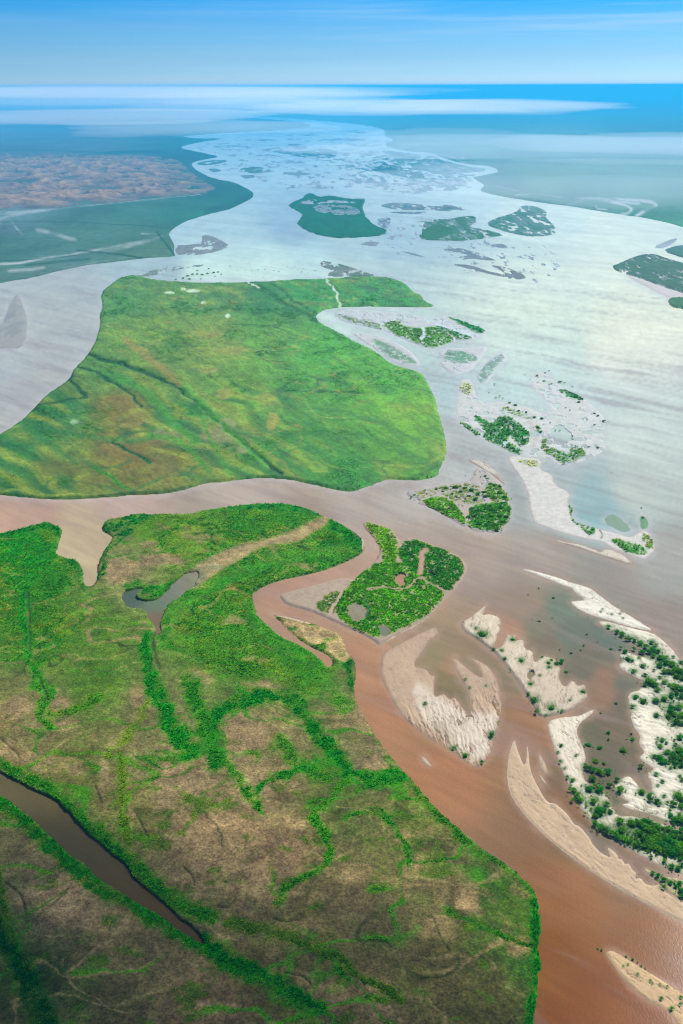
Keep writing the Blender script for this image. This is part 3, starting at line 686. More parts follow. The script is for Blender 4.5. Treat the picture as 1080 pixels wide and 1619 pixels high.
G1 = 'bushes on the hook shaped sand flats'
shrubs([(849,594,7),(860,603,5),(850,605,3),(868,608,4),(885,604,7),(893,606,5),(838,601,3),(830,593,3),(862,590,5),(868,587,4),(872,607,4),(905,612,5),(915,636,6),(894,645,4),(901,649,4),(917,646,4),(867,625,3)], 'tiny bush along the outer curve of the hook shaped sand flats', G1, .7)
shrubs([(940,654,6),(945,658,6),(955,666,7),(940,672,5),(928,664,4),(922,663,3),(945,708,6),(911,674,3),(908,682,3)], 'tiny bush at the river end of the hook shaped sand flats', G1, .7)
shrubs([(773,621,4),(790,627,5),(782,608,4),(784,629,4),(795,630,4),(806,637,6),(815,641,6),(820,650,6),(832,652,6),(845,660,6),(856,662,6),(870,669,3),(878,681,5),(885,681,5),(850,676,7),(855,683,6),(905,690,4),(905,695,5),(931,707,4),(795,600,3),(833,636,2),(843,643,2)], 'tiny bush along the inner curve of the hook shaped sand flats', G1, .7)
M1 = 'bushes in the flooded margin'
shrubs([(372,417,2),(364,421,3),(382,423,2),(376,428,2),(398,428,3),(388,427,3),(408,426,3),(419,426,3),(433,428,3),(441,429,3),(455,422,3),(460,425,2),(471,427,3),(477,430,3),(487,432,2),(498,428,3),(480,424,2),(466,422,2),(400,440,2),(416,439,2),(430,439,2)], 'tiny dark bush in the flooded white margin above the largest island', M1, .2)
shrubs([(297,436,6),(304,434,6),(312,433,6),(320,434,6),(328,432,6),(338,431,6),(345,430,5),(290,440,6),(300,441,6),(278,442,5),(318,441,5),(350,434,4),(340,437,3),(312,428,4),(330,425,4)], 'bush in the dark line along the upper shore of the largest island', M1, .4)
shrubs([(922,832,4),(1014,803,5),(1016,818,6),(967,747,3)], 'tiny bush off the bushy tail of the pale sandbar', 'bushes by the lagoon sandbar', .3)

# ------------------------------------------------------------------ landforms
island('meadow', MEADOW, meadow_paint, M_LAND, 'wide green and brown floodplain meadow cut by overgrown old channels, nearest land', 'meadow', top=1.4, shore=5, rough=2.8, step=1.8, nscale=7, seed=11)
island('grassy_island', GREENI, isle_paint, M_SAND, 'largest river island, flat green pasture with tan patches between two channels', 'island', top=1.4, shore=3, rough=2.2, step=1.8, nscale=7, seed=12)

TRI = [(572,825),(590,828),(620,838),(627,850),(635,856),(647,848),(673,857),(720,876),(735,888),(740,900),(727,923),(707,943),(680,973),(643,997),(607,1017),(598,1020),(590,1013),
 (573,1003),(527,983),(493,967),(453,957),(442,945),(445,939),(493,927),(543,913),(556,917),(567,910),(577,900),(593,888),(602,870),(593,853),(577,837)]
tri_paint = patchy((186,162,132), [
 ([(573,826),(592,829),(621,839),(628,858),(630,890),(606,898),(604,870),(594,850)],(110,165,14),1),
 ([(570,908),(606,885),(640,892),(662,905),(690,925),(706,940),(680,970),(640,993),(600,1012),(572,1000),(540,985),(528,960),(545,935)],(84,156,14),1),
 ([(628,868),(650,852),(690,866),(722,880),(737,896),(724,920),(706,938),(676,918),(650,905),(634,890)],(42,132,24),.97),
 ([(600,835),(612,840),(628,880),(622,898),(607,880)],(108,168,18),.9),([(548,960),(575,950),(600,985),(590,1000),(560,990)],(40,120,20),.7),
 ([(495,962),(520,940),(545,935),(530,975)],(36,122,30),.8)],
 [([(666,872),(662,890),(663,908)],5) and (([(674,872),(666,880),(665,906)],4.5),(190,148,116),False),
  ([(622,912),(640,904),(642,927),(630,927)],(186,132,104),True),([(550,957),(575,956),(582,975),(562,988),(551,975)],(150,138,104),False),
  ([(596,993),(612,988),(620,1000),(602,1013)],(120,120,92),False),(([(520,975),(530,955),(542,938)],2.5),(196,168,138),False),(([(578,934),(610,928),(640,935),(665,912),(690,930),(705,938)],1.8),(176,150,110),False),
  (([(578,975),(584,960),(575,938)],1.5),(30,96,40),False)], seed=31, amp=3.5, ns=9)
island('green_island', TRI, tri_paint, M_SAND, 'bright green wedge shaped island with a sandy western tip and a small brown pool', 'island', top=.85, shore=5, rough=1.8, step=1.5, seed=13)

EI = [(640,779),(664,770),(696,766),(723,764),(744,760),(752,741),(762,741),(775,748),(794,765),(803,779),(807,796),(809,814),(803,827),(788,842),(758,842),(733,833),(705,816),(677,801),(660,796),(651,789)]
e_paint = patchy((190,178,162), [([(663,794),(690,784),(720,795),(735,820),(738,832),(705,815)],(92,158,40),.97),
 ([(740,802),(775,795),(806,795),(808,815),(800,828),(786,840),(760,840),(738,832)],(58,144,54),.93),([(765,768),(790,768),(806,790),(800,800),(770,790)],(56,142,56),.8),
 ([(690,770),(740,762),(765,775),(770,795),(735,800),(700,785)],(40,126,64),.58),([(645,780),(690,772),(700,780),(660,792)],(110,140,96),.55)],
 [(([(728,795),(738,812),(742,824)],3),(196,172,146),False)], seed=32, amp=2.5, ns=7, flood=(.25,(180,180,176)))
island('green_island', EI, e_paint, M_SAND, 'small triangular island dotted with dark green bushes just off the tip of the largest island', 'island', top=.7, shore=5, rough=1.5, step=1.5, seed=14)

# marshy islands above it
F1 = [(526,496),(545,489),(590,491),(620,494),(650,498),(690,505),(700,498),(730,507),(772,523),(760,531),(745,537),(712,541),(690,551),(675,551),(640,538),(612,525),(585,518),(555,512),(535,506)]
f_paint = patchy((204,208,200), [([(605,511),(635,507),(632,516),(668,520),(690,516),(712,532),(720,540),(690,550),(675,549),(640,536),(614,524)],(92,152,62),1),
 ([(530,496),(560,503),(600,512),(612,524),(580,517),(545,507)],(96,140,112),.75),([(700,498),(732,507),(772,522),(758,530),(738,519)],(36,134,76),1),([(682,515),(712,517),(752,535),(728,539),(708,528)],(42,134,80),.95)],
 [(([(668,520),(672,530),(666,536)],2.5),(214,226,226),False),(([(690,513),(720,522),(742,531)],2),(214,226,226),False),(([(605,512),(602,520),(612,526)],1.2),(210,222,222),False)], seed=33, amp=2, ns=8, wet=(206,214,210), flood=(.15,(198,210,210)))
island('marsh_island', F1, f_paint, M_SAND, 'pale wet marsh island with olive green grass below the white channel bend', 'island', top=.9, shore=5, rough=1.6, step=1.3, seed=15)
F5 = [(690,557),(710,549),(740,551),(770,546),(772,550),(758,570),(750,578),(747,585),(720,593),(705,586),(694,573),(704,569)]
f5p = patchy((208,208,200), [([(700,557),(725,554),(752,563),(757,571),(727,577),(706,570)],(48,140,84),.85)], [], seed=34, amp=3, ns=7, wet=(206,210,204), flood=(.3,(198,208,206)))
island('marsh_island', F5, f5p, M_SAND, 'tiny sandy island with one green patch, between the marsh island and the bushy flats', 'island', top=.8, shore=4, rough=1.2, step=1.2, seed=16)
F6 = [(556,527),(573,527),(607,533),(637,547),(657,563),(666,579),(640,579),(627,575),(607,563),(590,550),(567,536)]
f6p = patchy((206,206,196), [([(585,536),(600,538),(640,560),(664,577),(630,573),(608,560)],(72,142,88),.85)], [], seed=35, amp=3, ns=7, wet=(206,210,204), flood=(.3,(198,208,206)))
island('sandbar', F6, f6p, M_SAND, 'narrow spindle shaped bar, half sand half reeds, hugging the right flank of the largest island', 'sandbar', top=.7, shore=4, rough=1.2, step=1.2, seed=17)
G0 = [(750,598),(762,583),(767,575),(783,563),(792,557),(802,563),(798,573),(785,578),(782,587),(775,600),(763,608)]
g0p = patchy((206,212,206), [([(752,598),(766,577),(792,559),(798,567),(782,585),(764,606)],(44,136,84),.72)], [], seed=36, amp=2.5, ns=6, wet=(205,212,208))
island('marsh_island', G0, g0p, M_SAND, 'little green marsh islet just above the bushy sand flats, beside the white bend', 'island', top=.7, shore=4, rough=1.6, step=1.2, seed=18)
G = [(727,600),(746,600),(752,626),(768,640),(795,634),(830,643),(862,656),(874,648),(852,622),(836,604),(846,588),(864,590),(887,613),(923,630),(950,653),(958,667),(953,687),(958,712),(933,725),(893,738),(860,723),(835,722),(810,717),(787,707),(760,693),(740,680),(723,667),(722,640)]
GR = (46,136,70)
gp = patchy((212,212,198), [([(747,655),(757,658),(770,666),(777,673),(783,660),(803,657),(820,670),(837,683),(837,700),(823,707),(813,697),(807,687),(800,700),(830,715),(820,720),(803,712),(780,702),(763,693),(767,680),(757,672)],GR,.97),
 ([(723,665),(740,672),(763,688),(753,691),(737,679)],GR,.9),([(857,693),(867,693),(864,707),(883,713),(900,716),(910,700),(919,708),(930,720),(910,730),(893,737),(877,724),(858,714)],GR,.82),
 ([(883,615),(907,617),(917,623),(925,632),(907,632),(888,621)],GR,1),([(787,648),(807,642),(830,655),(853,662),(833,664),(803,654)],(80,146,90),.6),([(725,604),(745,606),(746,624),(727,625)],(170,182,160),.8),([(845,672),(855,676),(858,685),(848,683)],GR,.8)],
 [([(868,680),(890,672),(905,688),(898,700),(878,704)],(196,206,204),True),([(792,703),(798,697),(803,700),(800,706)],(210,222,222),False),(([(838,668),(846,690),(842,715)],4),(206,196,180),False)], seed=37, amp=3.5, ns=7, wet=(214,212,202), flood=(.12,(198,208,206)))
island('sandbar', G, gp, M_SAND, 'pale bushy sand flats in the middle of the wide river, curved like a hook', 'sandbar', top=.28, shore=5, rough=2.0, step=1.3, seed=19)
HB = [(800,723),(820,721),(838,724),(857,727),(853,743),(873,750),(877,767),(903,780),(897,793),(907,806),(903,814),(912,826),(927,832),(953,838),(980,845),(997,850),(1010,842),(1014,838),(1026,842),(1034,858),(1035,870),(1028,878),(1020,885),(1003,880),(987,874),(967,867),(953,857),(930,853),(907,848),(863,833),(845,827),(838,808),(835,780),(825,758),(817,747)]
hp = patchy((220,214,198), [([(897,793),(904,792),(907,807),(904,820),(925,829),(940,830),(942,843),(930,847),(922,837),(903,824)],(42,134,48),.95),
 ([(963,853),(973,852),(1007,860),(1027,873),(1013,880),(987,872)],(56,142,36),.95),([(1014,840),(1030,850),(1035,867),(1024,872),(1016,856)],(96,146,66),.8),([(815,727),(850,727),(852,740),(835,738)],(150,164,120),.7)],
 [(([(950,852),(953,845),(948,838)],1.2),(150,136,116),False)], seed=38, amp=2, ns=7)
island('sandbar', HB, hp, M_SAND, 'pale sandbar that widens to a green bushy tail, around a blue grey lagoon', 'sandbar', top=.28, shore=4, rough=1.6, step=1.4, seed=20)
HS = [(866,849),(890,857),(920,862),(937,868),(950,874),(952,869),(967,869),(985,877),(1003,892),(990,891),(970,885),(937,874),(907,864),(885,858)]
island('sandbar', HS, sandy((222,214,198), .35, 3, .15, seed=41), M_SAND, 'thin white sliver of sand beside the green bushy tail of the pale sandbar', 'sandbar', top=.5, shore=3, rough=1.0, step=1.3, seed=21)
H2 = [(957,817),(970,812),(985,822),(1000,838),(985,842),(968,834),(956,829)]
island('weed_bed', H2, plain((128,158,126), 42, .2), M_SAND, 'green weed bed just under the surface at the end of the blue grey lagoon', 'weed bed', top=.12, shore=8, rough=2.5, step=1.3, seed=22)
H3 = [(1009,818),(1023,819),(1026,834),(1014,838)]
island('weed_bed', H3, plain((104,150,96), 43, .2), M_SAND, 'small square green islet off the bushy tail of the pale sandbar', 'weed bed', top=.2, shore=6, rough=2.0, step=1.3, seed=23)

# bare sandbars
SBI = [(689,990),(693,1000),(687,1008),(680,1010),(670,1028),(652,1053),(674,1058),(681,1069),(688,1067),(686,1090),(687,1102),(694,1100),(702,1096),(711,1106),(720,1102),(730,1119),(743,1129),(745,1123),(744,1108),(737,1088),(722,1060),(715,1038),(730,1049),(748,1065),(761,1072),(761,1064),(752,1049),(741,1040),(759,1045),(774,1056),(785,1071),(791,1093),(793,1119),(789,1143),(779,1169),(778,1188),(767,1204),(757,1215),(744,1210),(718,1191),(689,1173),(670,1160),(643,1140),(624,1114),(604,1075),(602,1053),(604,1034),(628,1019),(661,1003)]
def fan_i(u, v): return sstep(1085, 1130, v + (u - 690) * .25)
sbi_t = [([(652,1080),(668,1078),(690,1105),(715,1110),(735,1125),(775,1130),(792,1120),(779,1180),(765,1203),(735,1200),(700,1165),(665,1125)],(238,220,192),9,.8),
 ([(652,1085),(665,1082),(680,1110),(690,1140),(682,1152),(668,1135)],(232,210,178),4,.8),([(680,1150),(700,1135),(735,1198),(720,1190)],(190,172,136),5,.6)]
island('sandbar', SBI, sandy((200,172,144), 1.25, 2.6, .8, 9, seed=44, tint=sbi_t, fan=fan_i, shade=.10), M_SAND, 'large tan sandbar shaped like a claw, ribbed below, wrapped round a brown pool', 'sandbar', top=.28, shore=5, rough=.8, step=1.3, seed=24)
island('sandbar', [(665,1197),(671,1196),(679,1206),(684,1213),(676,1210),(669,1204)], sandy((222,204,176), .8, 3, .1, seed=45), M_SAND, 'tiny lens of pale sand alone in the brown channel', 'sandbar', top=.28, shore=5, rough=.5, step=1.0, seed=25)
SBJ = [(727,985),(747,973),(758,964),(770,955),(768,962),(763,973),(772,971),(780,973),(786,975),(793,980),(790,1000),(784,1014),(780,1027),(792,1023),(797,1012),(803,1002),(806,1006),(817,1003),(812,1014),(820,1012),(828,1012),(830,1027),(842,1030),(843,1040),(845,1048),(851,1043),(857,1037),(880,1043),(887,1057),(883,1070),(887,1080),(892,1087),(900,1078),(907,1077),(914,1085),(925,1082),(927,1097),(930,1103),(907,1122),(880,1131),(853,1135),(845,1120),(833,1100),(820,1080),(807,1063),(795,1046),(780,1030),(766,1020),(753,1010),(740,1003),(733,997)]
island('sandbar', SBJ, sandy((228,212,188), 1.95, 3.0, .45, 8, seed=46, shade=.10, tint=[([(820,1040),(860,1050),(925,1090),(905,1120),(855,1132),(825,1080)],(220,198,166),12,.8)], ponds=[[(833,1068),(838,1062),(845,1062),(842,1072),(836,1077)]]), M_SAND,
 'cream sandbar with a saw toothed upper edge and few shrubs, facing the grey lagoon', 'sandbar', top=.9, shore=5, rough=1.2, step=1.3, seed=26, nscale=6)
KA = [(820,898),(838,901),(853,905),(878,912),(900,920),(918,925),(933,930),(944,938),(960,950),(977,963),(1007,980),(1034,998),(1010,994),(985,988),(965,981),(945,976),(930,971),(916,964),(904,955),(903,951),(915,950),(924,949),(920,944),(908,936),(905,930),(890,925),(860,913)]
island('sandbar', KA, sandy((246,240,226), .25, 2.2, .35, 9, seed=47, edge=(196,178,156), shade=.09), M_SAND, 'long white sand spit tapering to a point, above the shrub covered flat', 'sandbar', top=.28, shore=5, rough=1.5, step=1.2, seed=27, nscale=5)
KB = [(945,983),(960,982),(985,989),(1010,996),(1035,1002),(1050,1014),(1065,1029),(1075,1044),(1095,1060),(1190,1140),(1190,1352),(1100,1318),(1080,1306),(1058,1299),(1028,1287),(998,1280),(980,1272),(997,1269),(980,1260),(970,1243),(983,1230),(997,1227),(1007,1240),(1017,1250),(1027,1257),(1033,1243),(1022,1222),(1037,1216),(1020,1208),(1010,1197),(1020,1190),(1010,1177),(1013,1163),(1000,1147),(995,1117),(993,1097),(1013,1090),(1020,1078),(1000,1068),(985,1060),(978,1052),(985,1045),(980,1034),(990,1030),(1015,1040),(1030,1036),(1015,1024),(995,1012),(975,1002),(958,994)]
KG = (50,128,24)
kbp = sandy((246,238,220), .35, 3.2, .45, 8, seed=48, edge=(190,166,138), shade=.11, tint=[([(1030,1100),(1075,1095),(1080,1150),(1050,1145)],(150,160,110),12,.5),([(1040,1190),(1080,1175),(1085,1225),(1060,1215)],(140,156,100),10,.5),([(1000,1012),(1030,1020),(1075,1060),(1040,1055)],(150,160,110),8,.45),([(1030,1010),(1060,1030),(1068,1045),(1040,1025)],(226,206,180),6,.6)])
island('sandbar', KB, kbp, M_SAND, 'wide cream sand flat covered with many dark green shrubs at the river edge', 'sandbar', top=.28, shore=5, rough=1.6, step=1.2, seed=28, nscale=6)
KC = [(865,1143),(880,1135),(900,1133),(917,1132),(930,1125),(941,1121),(935,1130),(917,1142),(911,1157),(920,1177),(927,1200),(920,1222),(927,1238),(957,1254),(967,1273),(975,1290),(1000,1290),(1030,1297),(1058,1307),(1080,1316),(1190,1362),(1190,1430),(1080,1382),(1047,1370),(1010,1351),(976,1333),(957,1318),(936,1301),(913,1270),(900,1243),(883,1203),(870,1163)]
kcp = sandy((242,230,210), 1.2, 3.0, .3, 6, seed=49, edge=(190,166,138), shade=.10, tint=[([(940,1298),(975,1310),(1020,1295),(1085,1325),(1085,1350),(1010,1345)],(64,120,36),5,.85),([(925,1240),(950,1240),(960,1280),(940,1285)],(170,168,120),8,.5),([(1040,1355),(1080,1365),(1080,1378)],(212,196,150),5,.5)])
island('sandbar', KC, kcp, M_SAND, 'sandbar with a long dark green thicket along its lower edge and a pale narrow neck', 'sandbar', top=.28, shore=5, rough=1.2, step=1.2, seed=29, nscale=6)
SBL = [(813,1167),(817,1183),(827,1210),(832,1207),(833,1190),(834,1176),(836,1195),(837,1210),(842,1228),(850,1243),(858,1258),(867,1270),(877,1270),(888,1279),(897,1287),(907,1303),(917,1307),(930,1322),(939,1338),(952,1350),(967,1357),(963,1347),(961,1339),(976,1351),(978,1360),(983,1357),(988,1368),(994,1365),(1000,1376),(1006,1380),(1003,1390),(1013,1388),(1020,1398),(1032,1401),(1042,1398),(1050,1410),(1066,1420),(1085,1432),(1190,1480),(1190,1515),(1080,1459),(1037,1437),(980,1406),(947,1386),(897,1351),(863,1323),(833,1293),(810,1263),(802,1237),(803,1200)]
island('sandbar', SBL, sandy((210,180,148), .72, 3.6, .2, 10, seed=50, edge=(226,204,172), edgew=1.8, shade=.07), M_SAND, 'long smooth tan sandbar slanting beside the brown main channel', 'sandbar', top=.28, shore=5, rough=.6, step=1.3, seed=30)
SBL2 = [(1017,1372),(1030,1377),(1047,1384),(1080,1391),(1190,1428),(1190,1474),(1085,1428),(1066,1416),(1048,1405),(1040,1393),(1027,1383)]
island('sandbar', SBL2, sandy((222,202,160), .5, 3, .2, 6, seed=51), M_SAND, 'small yellowish sandbar with a row of dark shrubs beside the long smooth tan one', 'sandbar', top=.28, shore=5, rough=.8, step=1.2, seed=31)
island('sandbar', [(852,1190),(857,1198),(863,1207),(867,1223),(862,1225),(857,1219),(851,1207)], sandy((216,194,164), 1.2, 3, .2, seed=52), M_SAND, 'small pointed chip of sand in the channel left of the pale narrow neck', 'sandbar', top=.28, shore=5, rough=.6, step=1.0, seed=32)
island('sandbar', [(853,1224),(859,1230),(866,1241),(859,1238),(853,1232)], sandy((212,190,160), 1.2, 3, .2, seed=53), M_SAND, 'tiniest chip of sand just below the small pointed one', 'sandbar', top=.35, shore=5, rough=.6, step=1.0, seed=33)
SBM = [(958,1506),(964,1503),(973,1505),(1007,1526),(1040,1546),(1080,1572),(1190,1650),(1190,1760),(1110,1690),(1073,1618),(1053,1596),(1020,1579),(987,1549),(967,1522)]
island('sandbar', SBM, sandy((222,188,146), .65, 4, .15, 8, seed=54, edge=(206,166,124), edgew=2, shade=.07), M_SAND, 'tapering orange tinted sandbar alone in the darkest brown water', 'sandbar', top=.28, shore=5, rough=.6, step=1.3, seed=34)
island('sandbar', [(740,728),(752,735),(768,745),(775,748),(790,760),(800,768),(792,753),(783,742),(770,732),(750,726)], sandy((206,200,190), .6, 3, .1, seed=55), M_SAND, 'thin pale sand ridge just above the bushy triangular island', 'sandbar', top=.35, shore=3, rough=.6, step=1.1, seed=35)
island('sandbar', [(-60,556),(-60,500),(0,515),(8,500),(15,480),(25,465),(32,470),(38,487),(43,503),(43,530),(35,552),(0,551)], plain((172,172,160), 56, .22, (150,152,146), 10, (196,198,192)), M_SAND, 'low grey mudbank in the lilac side channel left of the largest island', 'sandbar', top=.28, shore=8, rough=.8, step=1.4, seed=36)
island('sandbar', [(432,972),(436,971),(460,977),(492,985),(500,992),(480,990),(455,984),(438,977)], sandy((214,192,164), .3, 3, .15, seed=57), M_SAND, 'thin curved sand ridge on the inside of the small brown channel bend', 'sandbar', top=.5, shore=5, rough=.5, step=1.0, seed=37)
island('sandbar', [(547,833),(556,838),(570,848),(578,858),(577,868),(573,876),(568,868),(570,858),(560,846)], sandy((206,188,166), .8, 3, .1, seed=58), M_SAND, 'crescent of sand fringing the top right corner of the nearest meadow', 'sandbar', top=2.1, shore=5, rough=.5, step=1.0, seed=38)
island('sandbar', [(605,1016),(614,1006),(640,996),(660,984),(676,974),(684,972),(660,990),(640,1000),(615,1014)], sandy((208,186,158), -.5, 3, .1, seed=59), M_SAND, 'narrow beige beach along the lower right shore of the wedge shaped island', 'sandbar', top=.28, shore=5, rough=.5, step=1.0, seed=39)

# channels islands farther up the river
def far_isle(P, c, label, seed, c2=None, amt=.2, top=1.2, cat='island', rough=2.2, name='river_island', step=1.2, sc=10, holes=0.0, fringe=(196, 206, 208)):
    island(name, P, plain(c, seed, amt, c2, sc, fringe, holes), M_FAR, label, cat, top=top, shore=2.0, rough=rough, step=step, seed=seed, margin=2.5, group='mud streaks in the far river' if seed >= 500 else None)
T = (8,108,58); GY = (128,140,138); TG = (74,124,88)
far_isle([(507,413),(514,413),(547,420),(590,434),(593,437),(560,437.5),(517,437),(521,431),(530,428),(519,425),(507,421)], (128,142,132), 'grey green reed wedge at the head of the largest island', 61, (96,132,104), holes=0.12)
far_isle([(213,434),(250,425),(290,420),(330,418),(334,420),(300,423),(262,430),(240,437),(225,438)], (134,156,140), 'long thin reedy strip along the upper shore of the largest island', 62, (196,208,206), cat='island', top=.6, holes=0.2)
far_isle([(455,325),(462,329),(478,338),(476,345),(470,352),(473,358),(493,369),(530,377),(573,375),(609,372),(612,363),(593,357),(579,343),(575,333),(573,327),(578,317),(577,314),(553,315),(523,309),(503,312),(493,305),(483,307),(478,314),(466,318)],
 T, 'dark green island with pale wet streaks across its top, second largest mid river', 63, (10,112,64), top=1.6)
far_isle([(490,329),(510,322),(560,327),(570,333),(572,340),(535,342),(500,336)], (140,158,158), 'pale wet streak across the dark green mid river island', 70, (82,126,120), top=1.9, cat='mud flat', name='mud_flat', rough=2, holes=0.15)
far_isle([(498,316),(520,317),(560,319),(566,323),(520,322),(490,325),(470,322),(480,318)], (170,182,190), 'upper pale mud streak on the dark green mid river island', 71, (110,140,140), top=1.9, cat='mud flat', name='mud_flat', rough=2, holes=0.22)
far_isle([(600,325),(620,320),(650,322),(663,323),(690,327),(707,323),(743,331),(713,334),(673,332),(630,332),(613,329)], GY, 'grey streaky island behind the olive green one', 64, (86,124,116), rough=2, holes=0.16)
far_isle([(613,335),(650,334.5),(682,335),(657,339),(627,337.5)], (138,148,150), 'thin grey mud streak in front of the grey streaky island', 65, (104,128,126), top=.6, holes=0.1)
far_isle([(662,378),(668,363),(672,347),(687,347),(707,347),(733,342),(753,342),(752,352),(740,359),(767,363),(800,372),(773,376),(750,379),(727,381),(683,380)], (70,126,74), 'olive green island with a bright grassy left end right of the dark green one', 66, (120,144,132), top=1.4, rough=2, holes=0.06)
far_isle([(664,377),(669,363),(690,355),(712,360),(722,366),(705,376),(683,379)], (58,118,58), 'bright grassy knoll forming the left end of the olive green island', 67, top=2.0, amt=.12)
far_isle([(767,355),(783,345),(803,340),(820,333),(823,325),(847,326),(865,334),(862,343),(877,357),(882,367),(867,373),(833,374),(797,366)], (104,138,116), 'grey green mottled island with a pale upper edge, rightmost of the mid river row', 68, (66,122,88), top=1.3, rough=2, holes=0.16)
far_isle([(697,395),(720,391),(747,397),(787,412),(773,412),(747,409),(730,411),(726,405),(742,404),(720,398)], GY, 'hooked grey mudbank, upper of two in the wide pale river', 69, top=.5, cat='mudbank', name='mudbank', holes=0.08)
far_isle([(712,417.5),(740,418),(773,429),(800,435),(793,428),(773,418.5),(800,422),(837,438),(817,443),(773,433),(740,425)], GY, 'hooked grey mudbank, lower of two in the wide pale river', 72, top=.5, cat='mudbank', name='mudbank', holes=0.1)
far_isle([(568,386),(583,381.5),(602,383),(594,390),(580,388)], (138,150,152), 'little grey mud islet below the dark green mid river island', 73, top=.5, cat='mudbank', name='mudbank', step=1.0, holes=0.05)
far_isle([(633,397),(650,399),(677,408),(655,404)], (134,146,150), 'tiny slanting mud sliver left of the hooked mudbanks', 74, top=.4, cat='mudbank', name='mudbank', step=1.0)
far_isle([(772,388),(793,384.5),(805,391),(796,393),(785,391)], (140,150,150), 'tiny grey mud islet below the mottled island', 75, top=.4, cat='mudbank', name='mudbank', step=1.0)
far_isle([(593,347),(618,343),(619,352),(611,365),(600,356)], (120,138,142), 'striped grey mudbank between the dark green and olive green islands', 76, (176,188,196), top=.6, cat='mudbank', name='mudbank', step=1.0, sc=4, holes=0.2)
far_isle([(277,388),(300,387),(320,384),(319,371),(337,373),(367,390),(327,402),(283,404),(277,397)], (146,148,144), 'grey brown mudflat under the left bank beside the flooded field', 77, (124,136,128), top=.5, cat='mudbank', name='mudbank', holes=0.08)
far_isle([(407,237),(430,234),(450,234),(467,240),(493,238),(513,234),(537,240),(527,250),(500,250),(473,248),(447,243)], (72,122,118), 'dark teal island far up the river in the middle', 78, (128,150,160), rough=1.6, step=1.0, holes=0.16)
far_isle([(452,228),(473,227),(492,233),(470,238),(462,232)], (110,140,142), 'small pale island behind the dark teal one far up the river', 79, step=1.0, rough=.8, holes=0.1)
far_isle([(377,268),(393,263),(417,265),(433,270),(410,275),(390,273)], (78,124,114), 'small dark island alone in the far left half of the river', 80, (110,136,140), step=1.0, rough=1.0, holes=0.12)
far_isle([(378,277),(403,276),(404,281),(387,283)], (118,138,144), 'pale mud patch just below the small dark island', 81, step=1.0, top=.4, rough=.8, cat='mudbank', name='mudbank')
far_isle([(310,258),(327,254),(350,253),(363,254),(343,260),(317,262)], (74,122,118), 'slim dark island against the far left bank', 82, step=1.0, rough=.8, holes=0.1)
far_isle([(327,267),(340,266),(353,270),(337,273)], (104,136,140), 'smallest mud islet below the slim dark island', 83, step=1.0, top=.4, rough=.6, cat='mudbank', name='mudbank')
far_isle([(585,269),(593,265),(606,260),(599,256),(608,255),(618,264),(633,268),(650,270),(673,275),(672,283),(650,282),(620,277)], (52,112,104), 'dark teal island at the right edge of the far river', 84, (60,116,112), step=1.0, rough=1.0, holes=0.08)
far_isle([(540,287),(567,283),(597,287),(627,290),(673,287),(707,278),(720,280),(740,289),(737,296),(707,303),(667,301),(627,298),(590,295),(557,291)], (112,140,146), 'long streaky mud island in front of the dark teal right hand one', 85, (176,190,200), step=1.0, rough=2, top=.7, holes=0.2)
far_isle([(598,238),(620,239),(650,243),(672,247),(655,254),(640,261),(626,262),(617,256),(625,248),(612,243)], (110,150,140), 'flat green land between two pale loops of the far right channels', 86, step=1.0, rough=.8, holes=0.08)
far_isle([(673,248),(683,245),(702,255),(740,263),(766,266),(770,270),(752,273),(727,273),(700,277),(673,270),(648,268),(660,256)], (112,152,140), 'flat green land inside the meander loop far right', 87, (150,172,170), step=1.0, rough=.8, holes=0.12)
far_isle([(965,423),(987,413),(1010,404),(1033,402),(1057,410),(1080,417),(1190,440),(1190,520),(1110,478),(1080,463),(1047,453),(1010,439),(987,433)], (84,124,96), 'dark green wooded shore with white channels cutting it at the right edge', 88, (72,116,92), top=2.0, holes=0.06)
far_isle([(1067,487),(1058,482),(1057,472),(1080,470),(1190,500),(1190,560),(1120,520),(1080,488)], (78,128,82), 'green corner of the right shore below the sandy strip', 89, top=2.0)
far_isle([(1048,397),(1065,389),(1090,388),(1190,400),(1190,430),(1080,408)], (86,128,104), 'small green strip behind the wooded right shore', 90, top=1.2)
far_isle([(1033,393),(1040,387),(1057,380),(1073,375),(1066,384),(1050,392)], (176,182,184), 'grey sand spit pointing up river off the right shore', 91, top=.5, cat='sandbar', name='sandbar')
island('sandbar', [(987,434),(1010,440),(1047,454),(1080,464),(1190,500),(1190,510),(1080,486),(1058,471),(1040,463),(1020,452),(1005,445)], plain((206,196,184), 92, .12), M_SAND, 'beige beach strip along the foot of the wooded right shore', 'sandbar', top=.6, shore=5, rough=1, step=1.3, seed=92)

BARS = [((380,222),(400,219),(440,221),(425,224)),((440,214),(480,211),(520,213),(470,216)),((500,221),(540,218),(590,220),(550,224)),((540,207),(575,205),(600,209),(560,211)),((470,203),(500,200),(540,203),(505,206)),
 ((330,232),(360,229),(400,231),(365,234)),((420,256),(460,253),(500,256),(455,259)),((520,262),(560,259),(585,262),(550,266)),((560,240),(585,236),(600,243),(580,248)),((540,228),(580,226),(605,230),(570,233)),((395,215),(420,212),(450,210),(430,214)),
 ((600,247),(612,243),(620,249),(610,254)),((690,262),(720,260),(740,264),(712,267)),((650,255),(668,251),(690,254),(668,258)),((520,243),(545,240),(560,244),(545,248)),((440,275),(470,272),(500,275),(470,278)),((600,303),(640,301),(690,305),(640,307)),((400,245),(420,243),(440,246),(420,248))]
for i, B in enumerate(BARS):
    far_isle(list(B), (128, 152, 160), 'low grey mud streak among the pale far channels of the river', 500 + i, (168, 186, 196), top=.5, cat='mudbank', name='mudbank', step=1.0, holes=.08, rough=1.6)

